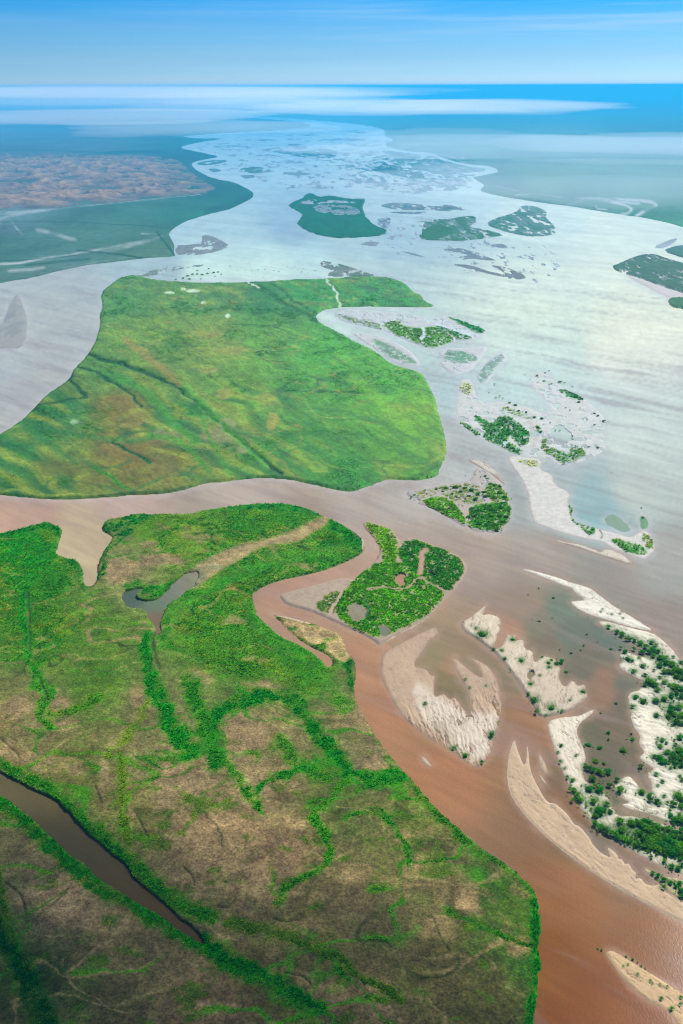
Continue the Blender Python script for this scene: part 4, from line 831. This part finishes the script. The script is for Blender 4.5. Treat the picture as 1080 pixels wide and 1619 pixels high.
far_isle([(300,232),(330,222),(400,214),(470,203),(540,197),(600,206),(606,230),(600,262),(560,300),(500,298),(450,300),(410,296),(392,282),(350,268),(318,262),(330,254),(358,246),(320,240)],
 (132, 156, 164), 'lace of thin grey mudbars and shoals filling the far river', 540, (172, 190, 198), top=.35, cat='mudbanks', name='mudbank_shoals', holes=.53, rough=3, step=1.2, sc=6)
far_isle([(590,246),(640,244),(700,254),(760,264),(772,272),(745,281),(752,296),(700,304),(620,302),(548,292),(560,270),(585,258)],
 (92, 138, 132), 'lace of low green bars and pale channels in the braided far right of the river', 541, (150, 176, 180), top=.5, cat='mudbanks', name='mudbank_shoals', holes=.40, rough=3, step=1.2, sc=6)
far_isle([(600,345),(700,338),(800,392),(880,385),(900,400),(860,450),(800,446),(700,425),(620,400),(560,392)],
 (150, 162, 164), 'faint thin mud streaks in the wide pale river below the mid river islands', 542, (186, 198, 200), top=.15, cat='mudbanks', name='mudbank_shoals', holes=.62, rough=4, step=1.3, sc=5)
# ------------------------------------------------------------------ grass and reeds
scatter('meadow_grass', MEADOW, meadow_field, 1.4, 'grass and reeds growing over the nearest meadow, thickest along its old channels', 250000, size=1.55, tall=.6, shore=5, seed=11, rough=2.8, nscale=7, keep=.08, gain=2.7)
scatter('pasture_grass', GREENI, isle_field, 1.4, 'grass and reeds covering the largest river island', 90000, size=1.3, tall=.3, shore=3, seed=12, rough=2.2, nscale=7, keep=.1, gain=2.0)
scatter('reed_grass', TRI, tri_paint.field, .85, 'tall green grass on the wedge shaped island', 40000, size=1.9, tall=.5, shore=5, seed=13, rough=1.8, minlush=.3, keep=.5, gain=2.0)
scatter('reed_grass', EI, e_paint.field, .7, 'dark reeds in clumps on the small triangular island', 14000, size=2.2, tall=.5, shore=5, seed=14, rough=1.5, minlush=.35, keep=.5, gain=2.0)
scatter('reed_grass', F1, f_paint.field, .9, 'olive reeds on the pale marsh island', 8000, size=1.9, tall=.35, shore=5, seed=15, rough=1.6, minlush=.4, keep=.5, gain=2.0)
scatter('reed_grass', G, gp.field, .8, 'green reeds on the hook shaped sand flats', 12000, size=2.1, tall=.5, shore=5, seed=19, rough=2.0, minlush=.4, keep=.6, gain=2.0)
scatter('reed_grass', HB, hp.field, .8, 'green reeds along the lagoon of the pale sandbar', 9000, size=2.1, tall=.5, shore=4, seed=20, rough=1.6, minlush=.4, keep=.6, gain=2.0)

build_shrubs()

# ------------------------------------------------------------------ far plain with the river running through it
VT = VH
while True:
    VT += .1
    if float(ground(np.array([CX]), np.array([VT]))[1][0]) < FAR: break
PLAIN = [(-700,VT+2.6),(-700,620),(-200,478),(0,448),(20,444),(43,441),(63,436),(100,427),(133,420),(167,416),(200,412),(233,408),(277,406),(275,398),(276,387),(268,373),(267,368),(275,361),(293,350),(327,339),(360,332),
 (380,323),(400,313),(401,305),(393,299),(370,288),(337,282),(317,273),(305,265),(302,258),(313,254),(350,248),(327,243),(297,237),(284,233),(303,227),(327,223),(345,221),(353,218),(327,219),(300,218.5),(287,215),(330,212.5),
 (360,210),(420,207.5),(467,204),(493,199.5),(490,195.5),(473,192.5),(427,188.5),(360,182.6),(300,178.5),(300,177),(360,179.5),(430,185),(473,188.5),(500,190.5),(530,193),(580,198),(611,206),(606,214),(625,222.5),(608,226),(612,232.5),(650,240),(683,241),
 (703,251),(727,257.5),(753,261.5),(772,262),(788,268),(787,273),(753,279),(747,281),(758,288),(767,293),(757,302),(780,308),(807,313),(840,318),(873,323),(900,326),(953,335),(1000,342),(1040,348),(1080,359),(1200,396),(1700,580),(1700,VT-1.5)]
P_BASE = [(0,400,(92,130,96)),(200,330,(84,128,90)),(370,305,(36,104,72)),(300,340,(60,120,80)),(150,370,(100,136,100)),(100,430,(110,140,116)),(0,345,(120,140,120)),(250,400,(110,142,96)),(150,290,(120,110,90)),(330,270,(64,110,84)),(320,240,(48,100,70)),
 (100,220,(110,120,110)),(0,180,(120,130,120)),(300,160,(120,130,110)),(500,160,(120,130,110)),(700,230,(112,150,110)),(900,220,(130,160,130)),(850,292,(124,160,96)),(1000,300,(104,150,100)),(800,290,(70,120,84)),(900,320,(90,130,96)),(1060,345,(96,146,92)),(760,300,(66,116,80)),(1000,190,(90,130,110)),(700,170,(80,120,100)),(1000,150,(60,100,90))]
WH = (206,212,206)
P_WHITE = [([(910,313),(935,315),(980,315),(1020,318),(1042,324),(1020,333),(1006,342)],(1.6,2.4),1),([(948,318),(985,323),(1000,331),(993,338),(975,342)],(1.6,2.2),1),([(955,317),(985,320),(1010,322)],(2.2,2),.8),([(920,314),(920,319),(907,322.5),(898,324)],(1.2,1),.9),
 ([(942,325),(944,331),(958,332)],(1,1),.7),([(784,295),(805,300),(820,302)],(.8,.8),.7),([(790,290),(805,288)],(.7,.7),.6),([(815,310),(850,306),(890,313)],(1.1,.8),.6),([(730,240),(733,246),(731,252)],(1.3,1.6),.9),([(728,250),(735,252)],(1,1),.9),
 ([(660,240),(690,243),(720,250),(740,262)],(.8,.8),.8),([(0,350),(18,342),(45,337),(80,333)],(4,1),.6),([(20,352),(26,362),(35,372)],(1.2,1.6),.5),([(60,365),(85,370),(110,378),(120,380)],(3,2.4),.45),([(0,419),(30,418),(60,412),(110,404),(150,397),(190,388),(235,382),(255,374)],(1.6,1.6),.8),
 ([(165,398),(195,391),(235,382)],(4,2.5),.75),([(15,430),(50,428),(70,424)],(2.5,2),.55),([(100,425),(150,416),(200,408)],(1,1),.5),([(80,333),(130,326),(200,320),(280,312),(330,307)],(.7,.6),.55),([(225,371),(248,370)],(1.2,1),.6),([(0,338),(40,335),(90,330)],(2.6,.8),.5)]
P_DARK = [([(125,397),(180,402),(232,410)],(1.2,1.2),.85),([(248,368),(262,385),(276,405)],(1.3,1.8),.8),([(0,352),(60,351),(140,353),(200,356),(270,362)],(.7,.7),.6),([(0,414),(60,412),(120,405)],(.8,.8),.7),([(40,421),(80,416),(140,411)],(2,2),.6),
 ([(170,243),(210,240),(250,240),(262,242)],(2.2,2),.9),([(0,238),(60,237),(120,240),(180,243)],(1.4,1.4),.5),([(100,246),(200,247),(290,251)],(1.5,1.5),.5),([(760,303),(800,312),(870,322)],(4,3),.5),([(790,295),(850,306)],(4,4),.35),([(330,335),(375,322),(399,308)],(6,4),.6),([(290,236),(320,247),(345,247)],(3,2),.7)]

def plain_paint(u, v, x, y, e):
    s = 1.2
    u1, v1 = u + 6 * fbm(x / 90, y / 300, 203, 3), v + 1.0 * fbm(x / 90, y / 300, 204, 3)
    rgb = idw(u1, v1, P_BASE, 3.0, 3.0)
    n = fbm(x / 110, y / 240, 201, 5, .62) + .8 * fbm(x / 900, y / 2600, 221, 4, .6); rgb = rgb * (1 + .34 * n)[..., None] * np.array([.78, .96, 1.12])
    for (p, w, k) in P_WHITE:
        m = stroke_w(u + 2 * fbm(x / (20 * s), y / (80 * s), 207, 3), v1, p, w, .8) * k * (.25 + .75 * sstep(-.25, .25, fbm(x / 45, y / 160, 208, 4, .6)))
        rgb = blend(rgb, m, WH)
    for (p, w, k) in P_DARK: rgb = blend(rgb, stroke_w(u1, v1, p, w, .6) * k, (32, 84, 66))
    return rgb, .3 * n

def build_plain():
    P = chaikin(PLAIN, 1)
    us = np.arange(-560, 1640, 2.4); vs = [VT - 1.6]
    while vs[-1] < 520: vs.append(vs[-1] + (.35 if vs[-1] < 150 else .7 if vs[-1] < 300 else 1.4 if vs[-1] < 460 else 4))
    u, v, Q = grid(us, np.array(vs))
    v = np.maximum(v, VT - 1.9 + 0 * u)
    x, y = ground(u, v)
    sd = sdist(u, v, P)                       # in pixels: the plain spans 2 to 60 km
    s = np.hypot(x, y) / F
    sd = sd + .8 * fbm(x / (10 * s), y / (70 * s), 210, 4, .6)
    sd = np.where(v < 172, 5, sd)
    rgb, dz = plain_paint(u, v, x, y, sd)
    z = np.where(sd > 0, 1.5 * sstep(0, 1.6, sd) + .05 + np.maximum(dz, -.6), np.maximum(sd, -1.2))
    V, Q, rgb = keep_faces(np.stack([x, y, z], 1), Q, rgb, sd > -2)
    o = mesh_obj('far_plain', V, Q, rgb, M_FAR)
    tag(o, 'hazy green floodplain reaching to the horizon on both sides of the river', 'plain', None, 'structure')
build_plain()

DUNES = [(-330,352),(-100,342),(0,338),(60,332),(110,329),(180,323),(240,317),(320,308),(350,302),(345,293),(328,285),(312,274),(298,262),(285,251),(250,247),(160,245),(60,243),(-330,243)]
def dune_paint(u, v, x, y, e):
    wx = x + 40 * fbm(x / 260, y / 260, 301, 3); wy = y + 60 * fbm(x / 300, y / 300, 302, 3)
    def ridge(a, b, sd_): return (1 - np.abs(fbm(a, b, sd_, 2, .45))) ** 2.2
    h = 13 * ridge(wx / 80, wy / 105, 303) + 7 * ridge(wx / 36, wy / 60, 305) - 7
    k = sstep(0, 26, e) * (.5 + .5 * sstep(0, 90, e)); h = np.maximum(h, 0) * k
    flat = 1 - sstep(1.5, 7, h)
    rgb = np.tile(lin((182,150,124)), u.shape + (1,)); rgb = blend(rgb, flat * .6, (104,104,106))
    pt = fbm(x / 75, y / 90, 311, 5, .6); rgb = blend(rgb, sstep(-.05, .3, pt) * .55, (104, 106, 108))  # grey flats and patches also paint the dunes' blue shade into the sand
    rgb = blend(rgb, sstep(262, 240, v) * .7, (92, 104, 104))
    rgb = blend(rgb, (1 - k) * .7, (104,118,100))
    return rgb, h
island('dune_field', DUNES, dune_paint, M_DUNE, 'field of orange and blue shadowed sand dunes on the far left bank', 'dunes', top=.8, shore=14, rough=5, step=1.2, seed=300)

# ------------------------------------------------------------------ the river
W_ANCH = [(950,1580,(138,68,10)),(870,1500,(142,76,16)),(1060,1480,(144,78,24)),(1060,1600,(136,66,10)),(900,1430,(156,92,48)),(900,1400,(160,98,64)),(700,1230,(182,116,84)),(620,1130,(186,122,92)),(580,1060,(188,128,100)),(450,950,(186,134,112)),(500,905,(188,140,120)),(840,1130,(172,116,88)),(800,1000,(182,130,108)),  # pale far anchors hold the sky's reflection in the water colour
 (830,1160,(172,116,86)),(890,1290,(150,100,76)),(1000,1360,(140,98,76)),(720,1060,(176,128,100)),(690,1040,(160,130,100)),(705,1080,(146,118,86)),(725,1105,(140,114,84)),(745,1060,(150,122,98)),
 (830,955,(164,132,112)),(850,985,(140,124,104)),(880,965,(126,126,110)),(900,1000,(120,118,104)),(860,1020,(136,112,94)),(940,1030,(132,112,96)),(960,1010,(112,114,102)),(920,1060,(124,104,90)),(950,1075,(156,112,92)),(955,1100,(162,116,94)),(985,1080,(118,104,90)),(980,1110,(128,104,88)),
 (930,1160,(116,100,78)),(970,1150,(132,104,84)),(960,1190,(116,96,76)),(1000,1210,(122,96,76)),(1010,1235,(124,102,82)),(960,1240,(108,94,70)),(985,1270,(108,96,72)),(1040,1293,(110,96,74)),(937,1335,(120,96,70)),
 (660,870,(186,160,146)),(760,880,(180,152,138)),(860,890,(172,148,138)),(960,930,(166,146,138)),(1050,990,(160,132,124)),(1060,900,(170,158,154)),(560,810,(186,162,152)),(400,780,(188,162,150)),(200,800,(192,158,146)),(50,815,(194,152,132)),(125,845,(196,166,136)),(140,870,(198,168,138)),(142,915,(192,162,132)),(10,835,(194,150,128)),
 (640,790,(186,168,160)),(730,700,(184,178,176)),(760,745,(180,174,172)),(820,790,(170,166,166)),(880,760,(178,178,178)),(930,790,(160,178,184)),(935,805,(150,174,180)),(1000,770,(190,188,184)),(1000,700,(206,206,200)),(1000,550,(224,218,210)),(850,560,(206,214,212)),(800,620,(204,214,212)),(850,630,(206,214,210)),
 (850,450,(216,218,216)),(960,370,(230,226,220)),(880,340,(220,220,220)),(620,380,(176,184,196)),(470,350,(164,172,190)),(330,360,(186,194,204)),(560,400,(186,194,202)),(100,500,(176,172,178)),(60,620,(184,174,172)),(20,560,(180,176,180)),(250,425,(170,178,190)),(330,425,(206,220,224)),(430,432,(206,220,224)),(500,425,(196,212,220)),
 (520,505,(196,210,214)),(600,540,(190,204,208)),(690,600,(188,198,200)),(650,350,(184,190,200)),(450,260,(176,186,204)),(560,215,(200,206,214)),(700,270,(196,206,212)),
 (200,945,(88,98,84)),(240,945,(112,120,98)),(270,945,(116,122,98)),(295,925,(138,130,106)),(310,915,(150,134,112)),(345,900,(164,142,118)),(335,912,(96,112,92)),(380,875,(168,144,120)),(450,850,(176,146,122)),(500,835,(172,142,118)),(250,990,(130,100,78)),(-60,1190,(104,86,58)),(0,1240,(102,84,56)),(60,1270,(100,82,54)),(100,1310,(94,76,50)),(150,1340,(92,74,48)),(200,1390,(96,72,44)),(250,1420,(98,70,40)),(300,1470,(92,64,38)),(640,915,(186,132,104)),(840,1067,(150,124,100))]

WGAIN = 0.95
def build_water():
    us = np.concatenate([np.arange(-1500, -120, 14.0), np.arange(-120, 500, 5.0), np.arange(500, 1100, 2.5), np.arange(1100, 2700, 14.0)]); vs = [VT + .4]
    while vs[-1] < 2500: vs.append(vs[-1] + (.8 if vs[-1] < 200 else 2 if vs[-1] < 450 else 3 if vs[-1] < 1640 else 20))
    u, v, Q = grid(us, np.array(vs)); x, y = ground(u, v)
    far = sstep(900, 2600, y)
    wn = (1 - far) * fbm(x / 60, y / 60, 401, 3) + far * fbm(x / 320, y / 320, 405, 3)
    wm = (1 - far) * fbm(x / 60, y / 60, 411, 3) + far * fbm(x / 320, y / 320, 415, 3)
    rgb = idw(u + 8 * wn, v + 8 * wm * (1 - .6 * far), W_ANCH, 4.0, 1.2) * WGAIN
    near = sstep(760, 1120, v)[..., None]         # muddy brown near by; sky reflection is painted into the paler far water
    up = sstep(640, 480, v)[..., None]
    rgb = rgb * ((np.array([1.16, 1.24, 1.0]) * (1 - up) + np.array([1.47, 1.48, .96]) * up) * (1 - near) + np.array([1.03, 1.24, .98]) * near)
    al = x * .75 - y * .66; ac = x * .66 + y * .75          # along and across the current
    st = (1 - far) * fbm(ac / 14 + wn, al / 110, 402, 5, .6) + far * fbm(ac / 70 + wn, al / 420, 404, 5, .6)
    fl = (1 - far) * fbm(ac / 3.2, al / 30, 403, 4, .6) + far * fbm(ac / 22, al / 160, 406, 4, .6)
    rgb = rgb * (1 + .20 * st + .15 * fl)[..., None]
    rgb = blend(rgb, np.clip(sstep(.05, .5, -st) * .35 * (v > 420), 0, 1), (176, 152, 138))
    for P in SANDS:                                # sand showing through the shallows round every bar
        m = (u > P[:, 0].min() - 18) & (u < P[:, 0].max() + 18) & (v > P[:, 1].min() - 16) & (v < P[:, 1].max() + 16)
        if not m.any(): continue
        dd = seg_dist(u[m], v[m], P, True); nz = fbm(x[m] / 7, y[m] / 7, 421, 4, .6)
        w = (1 - sstep(-2, 11, dd + 7 * nz)) * .6
        sc_ = lin((200, 164, 132)) if P[:, 1].mean() > 850 else lin((214, 208, 198))
        rgb[m] = rgb[m] * (1 - w[:, None]) + (rgb[m] * .35 + sc_ * .65) * w[:, None]
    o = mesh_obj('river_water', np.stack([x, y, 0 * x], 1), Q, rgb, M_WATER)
    tag(o, 'broad muddy braided river, brown nearby and pale grey farther off', 'river', None, 'structure')
build_water()

def ground_sheet():
    V = np.array([[-70000, -4000, -3.0], [70000, -4000, -3.0], [70000, FAR * 1.02, -3.0], [-70000, FAR * 1.02, -3.0]], float)
    o = mesh_obj('ground', V, np.array([[0, 1, 2, 3]]), np.tile(lin((96,116,80)), (4, 1)), M_FAR, smooth=False)
    tag(o, 'flat river bed and plain under everything', 'ground', None, 'structure')
ground_sheet()
# ------------------------------------------------------------------ air, mist, cloud
def vol_mat(name, color, density, g=0.0):
    m, nt, N, L = new_mat(name)
    out = N.new('ShaderNodeOutputMaterial'); p = N.new('ShaderNodeVolumePrincipled')
    p.inputs['Color'].default_value = (*color, 1); p.inputs['Density'].default_value = density; p.inputs['Anisotropy'].default_value = g
    L.new(p.outputs[0], out.inputs['Volume'])
    return m

def box(name, lo, hi, mat):
    lo = np.array(lo, float); hi = np.array(hi, float)
    V = np.array([[(lo, hi)[i][0], (lo, hi)[j][1], (lo, hi)[k][2]] for i in (0, 1) for j in (0, 1) for k in (0, 1)])
    Q = np.array([[0, 1, 3, 2], [4, 6, 7, 5], [0, 4, 5, 1], [2, 3, 7, 6], [0, 2, 6, 4], [1, 5, 7, 3]])
    return mesh_obj(name, V, Q, None, mat, smooth=False)

def blob(name, c, r, mat, seed=0, lump=.12, rot=0.0):
    """flattened, slightly lumpy closed body of mist or cloud"""
    nu, nv = 48, 20
    V = [[0, 0, -1.0]]
    for i in range(1, nv):
        t = math.pi * i / nv - math.pi / 2
        for j in range(nu):
            a = 2 * math.pi * j / nu
            V.append([math.cos(t) * math.cos(a), math.cos(t) * math.sin(a), math.sin(t)])
    V.append([0, 0, 1.0]); V = np.array(V)
    k = 1 + lump * fbm(V[:, 0] * 2.1 + seed, V[:, 1] * 2.1 + V[:, 2], seed, 3)
    V = V * np.stack([k, k, 1 + 0 * k], 1) * np.array(r)
    ca, sa = math.cos(rot), math.sin(rot)
    V = np.stack([V[:, 0] * ca - V[:, 1] * sa, V[:, 0] * sa + V[:, 1] * ca, V[:, 2]], 1) + np.array(c)
    T = []
    n = len(V)
    for j in range(nu): T.append([0, 1 + (j + 1) % nu, 1 + j]); T.append([n - 1, n - 1 - nu + j, n - 1 - nu + (j + 1) % nu])
    for i in range(nv - 2):
        for j in range(nu):
            a = 1 + i * nu + j; b = 1 + i * nu + (j + 1) % nu
            T.append([a, b, b + nu]); T.append([a, b + nu, a + nu])
    return mesh_obj(name, V, np.array(T), None, mat, smooth=True)

HAZE_D = 1 / 17000.0
haze = box('haze', (-75000, -4500, -4.2), (75000, FAR * 1.03, 318), vol_mat('haze_air', (.05, .58, .985), HAZE_D, .1))
tag(haze, 'pale blue haze filling the air over the river plain', 'haze', None, 'stuff')

far_haze = blob('mist_bank', (0, 33000, 40), (60000, 31200, 268), vol_mat('far_haze', (.05, .58, .985), 1 / 7000.0, .1), 3, .03)
tag(far_haze, 'thick blue haze lying over the distant plain out to the horizon', 'mist', 'mist banks', 'stuff')

def mist(u, v, dist, rx, ry, rz, od, label, seed):
    """a low bank of mist drifting above the plain; od: how dense it looks from the aircraft"""
    a = (u - CX) / F; b = -(v - CY) / F
    q = FW + a * RT + b * UP; q = q / q[1] * dist
    z = max(H + q[2], rz + 4)
    d = od / (2 * min(ry, rz / max(H / dist - z / dist, .004)))
    o = blob('mist_bank', (q[0], q[1], min(z, 312 - rz)), (rx, ry, rz), vol_mat('mist', (.96, .98, .99), d, .2), seed, .38)
    tag(o, label, 'mist', 'mist banks', 'stuff')
MISTS = [(150,150,7000,1900,2600,52,.45,'pale veil of mist across the left half of the horizon'),(440,148,7400,1000,2400,44,.32,'pale veil of mist where the far river vanishes'),(860,308,3000,700,500,20,.2,'thin mist over the pale loops of the right plain'),(690,172,5800,500,1200,14,.5,'ragged lower edge of the white mist streak'),(100,139,8000,2600,1500,44,.6,'whitish mist veiling the horizon line on the far left'),(640,167,6000,950,1900,25,.9,'white mist streak lying under the dark blue right horizon'),(780,164,6400,700,2000,20,.75,'thin bright end of the mist streak under the dark blue horizon'),
 (480,163,6800,1000,2200,28,.6,'fading left end of the long white mist streak'),(230,161,6500,1250,2200,40,.42,'thin mist over the left plain behind the dunes'),(120,183,5200,1000,1200,20,.75,'faint mist sheet just behind the dunes'),(300,200,4800,600,900,18,.45,'wisp of mist over the land between the dunes and the far river'),
 (120,144,8000,2000,2400,34,.55,'broad mist bank along the left horizon'),(420,150,7500,1000,1500,20,.6,'pale mist where the river meets the horizon'),
 (880,232,4600,1150,1100,26,.7,'soft white mist over the right plain beyond the river'),(1110,226,4600,900,1000,26,.7,'mist patch at the right edge over the plain'),(960,285,3400,900,800,24,.4,'lower fringe of the mist on the right plain'),(700,215,5200,500,800,24,.3,'faint mist beside the far braided channels')]
for i, a in enumerate(MISTS): mist(*a, seed=20 + i)

# ------------------------------------------------------------------ light
SUN_EL, SUN_AZ = math.radians(42), math.radians(32)       # azimuth clockwise from straight ahead (+Y)
sun = bpy.data.lights.new('sun', 'SUN'); sun.energy = 4.0; sun.angle = math.radians(.5); sun.color = (1, .955, .88)
so = link(bpy.data.objects.new('sun', sun))
from mathutils import Vector
sd = Vector((math.sin(SUN_AZ) * math.cos(SUN_EL), math.cos(SUN_AZ) * math.cos(SUN_EL), math.sin(SUN_EL)))
so.rotation_euler = sd.to_track_quat('Z', 'Y').to_euler(); so.location = sd * 1000

# added cloud, out of view, made to darken the lower left meadow
def cloud(shade_xy, h, r, od, label, seed):
    c = (shade_xy[0] + sd.x / sd.z * h, shade_xy[1] + sd.y / sd.z * h, h)
    o = blob('cloud', c, r, vol_mat('shade_cloud_vapour', (.99, .99, .99), od / (2 * r[2]), .6), seed)
    tag(o, label, 'cloud', 'added shade clouds', 'stuff')
SHADE_CLOUDS = [((-260, 190), 900, (360, 180, 60), 1.15, 'small added unseen cloud overhead shading the lower left meadow')]
for i, a in enumerate(SHADE_CLOUDS): cloud(*a, seed=50 + i)

# ------------------------------------------------------------------ sky
w = bpy.data.worlds.new('World'); bpy.context.scene.world = w; w.use_nodes = True
nt = w.node_tree; N = nt.nodes; L = nt.links; N.clear()
out = N.new('ShaderNodeOutputWorld'); bg = N.new('ShaderNodeBackground'); sky = N.new('ShaderNodeTexSky')
sky.sky_type = 'NISHITA'; sky.sun_disc = False; sky.sun_elevation = SUN_EL; sky.sun_rotation = SUN_AZ
sky.altitude = 300; sky.air_density = 1.0; sky.dust_density = .6; sky.ozone_density = 2.0
bg.inputs['Strength'].default_value = .1
tc = N.new('ShaderNodeTexCoord'); sp = N.new('ShaderNodeSeparateXYZ'); L.new(tc.outputs['Generated'], sp.inputs[0])
# clear blue deepens quickly above the haze line
rp = N.new('ShaderNodeValToRGB'); el = rp.color_ramp.elements
el[0].position = 0.0; el[0].color = (.42, .64, 1.13, 1); el[1].position = 1.0; el[1].color = (.52, .66, .9, 1)
for p, c in ((.0113, (.27, .54, 1.02)), (.024, (.21, .45, .87)), (.0365, (.17, .42, .82)), (.049, (.14, .39, .77)), (.0617, (.075, .355, .76)), (.071, (.03, .33, .73)), (.0805, (.004, .30, .74)), (.10, (.01, .30, .74)), (.18, (.35, .55, .85)), (.4, (.52, .66, .9))):
    e = el.new(p); e.color = (*c, 1)
L.new(sp.outputs['Z'], rp.inputs['Fac'])
mul = N.new('ShaderNodeMix'); mul.data_type = 'RGBA'; mul.blend_type = 'MULTIPLY'; mul.inputs['Factor'].default_value = 1
L.new(sky.outputs[0], mul.inputs[6]); L.new(rp.outputs[0], mul.inputs[7])
# thin high cloud streaks
mp = N.new('ShaderNodeMapping'); mp.inputs['Scale'].default_value = (2.2, 2.2, 60); mp.inputs['Rotation'].default_value = (0, math.radians(1.0), 0)
L.new(tc.outputs['Generated'], mp.inputs['Vector'])
ns = N.new('ShaderNodeTexNoise'); ns.inputs['Scale'].default_value = 1.6; ns.inputs['Detail'].default_value = 6; ns.inputs['Roughness'].default_value = .6
L.new(mp.outputs[0], ns.inputs['Vector'])
cr = N.new('ShaderNodeMapRange'); cr.inputs['From Min'].default_value = .47; cr.inputs['From Max'].default_value = .75; cr.inputs['To Max'].default_value = .6
L.new(ns.outputs['Fac'], cr.inputs['Value'])
cxr = N.new('ShaderNodeMapRange'); cxr.inputs['From Min'].default_value = -.2; cxr.inputs['From Max'].default_value = .28; cxr.inputs['To Min'].default_value = .15
L.new(sp.outputs['X'], cxr.inputs['Value'])
cm = N.new('ShaderNodeMath'); cm.operation = 'MULTIPLY'; L.new(cr.outputs[0], cm.inputs[0]); L.new(cxr.outputs[0], cm.inputs[1])
cx = N.new('ShaderNodeMix'); cx.data_type = 'RGBA'; L.new(cm.outputs[0], cx.inputs['Factor']); L.new(mul.outputs[2], cx.inputs[6])
cx.inputs[7].default_value = (3.6, 5.0, 6.3, 1)
L.new(cx.outputs[2], bg.inputs['Color']); L.new(bg.outputs[0], out.inputs['Surface'])

# ------------------------------------------------------------------ camera and render settings
cam = bpy.data.cameras.new('camera'); co = link(bpy.data.objects.new('camera', cam))
from mathutils import Matrix
co.matrix_world = Matrix(((RT[0], UP[0], -FW[0], 0), (RT[1], UP[1], -FW[1], 0), (RT[2], UP[2], -FW[2], H), (0, 0, 0, 1)))
cam.sensor_fit = 'VERTICAL'; cam.sensor_height = 36.0; cam.lens = F / 1619.0 * 36.0
cam.clip_start = 1.0; cam.clip_end = 200000
sc = bpy.context.scene; sc.camera = co
sc.view_settings.view_transform = 'Standard'; sc.view_settings.look = 'None'; sc.view_settings.exposure = .6; sc.view_settings.gamma = 1
sc.render.engine = 'CYCLES'
sc.cycles.use_denoising = True; sc.cycles.denoising_prefilter = 'ACCURATE'; sc.cycles.filter_width = 1.1; sc.cycles.denoiser = 'OPENIMAGEDENOISE'
sc.cycles.max_bounces = 6; sc.cycles.diffuse_bounces = 2; sc.cycles.glossy_bounces = 2; sc.cycles.transmission_bounces = 3; sc.cycles.volume_bounces = 3; sc.cycles.transparent_max_bounces = 24
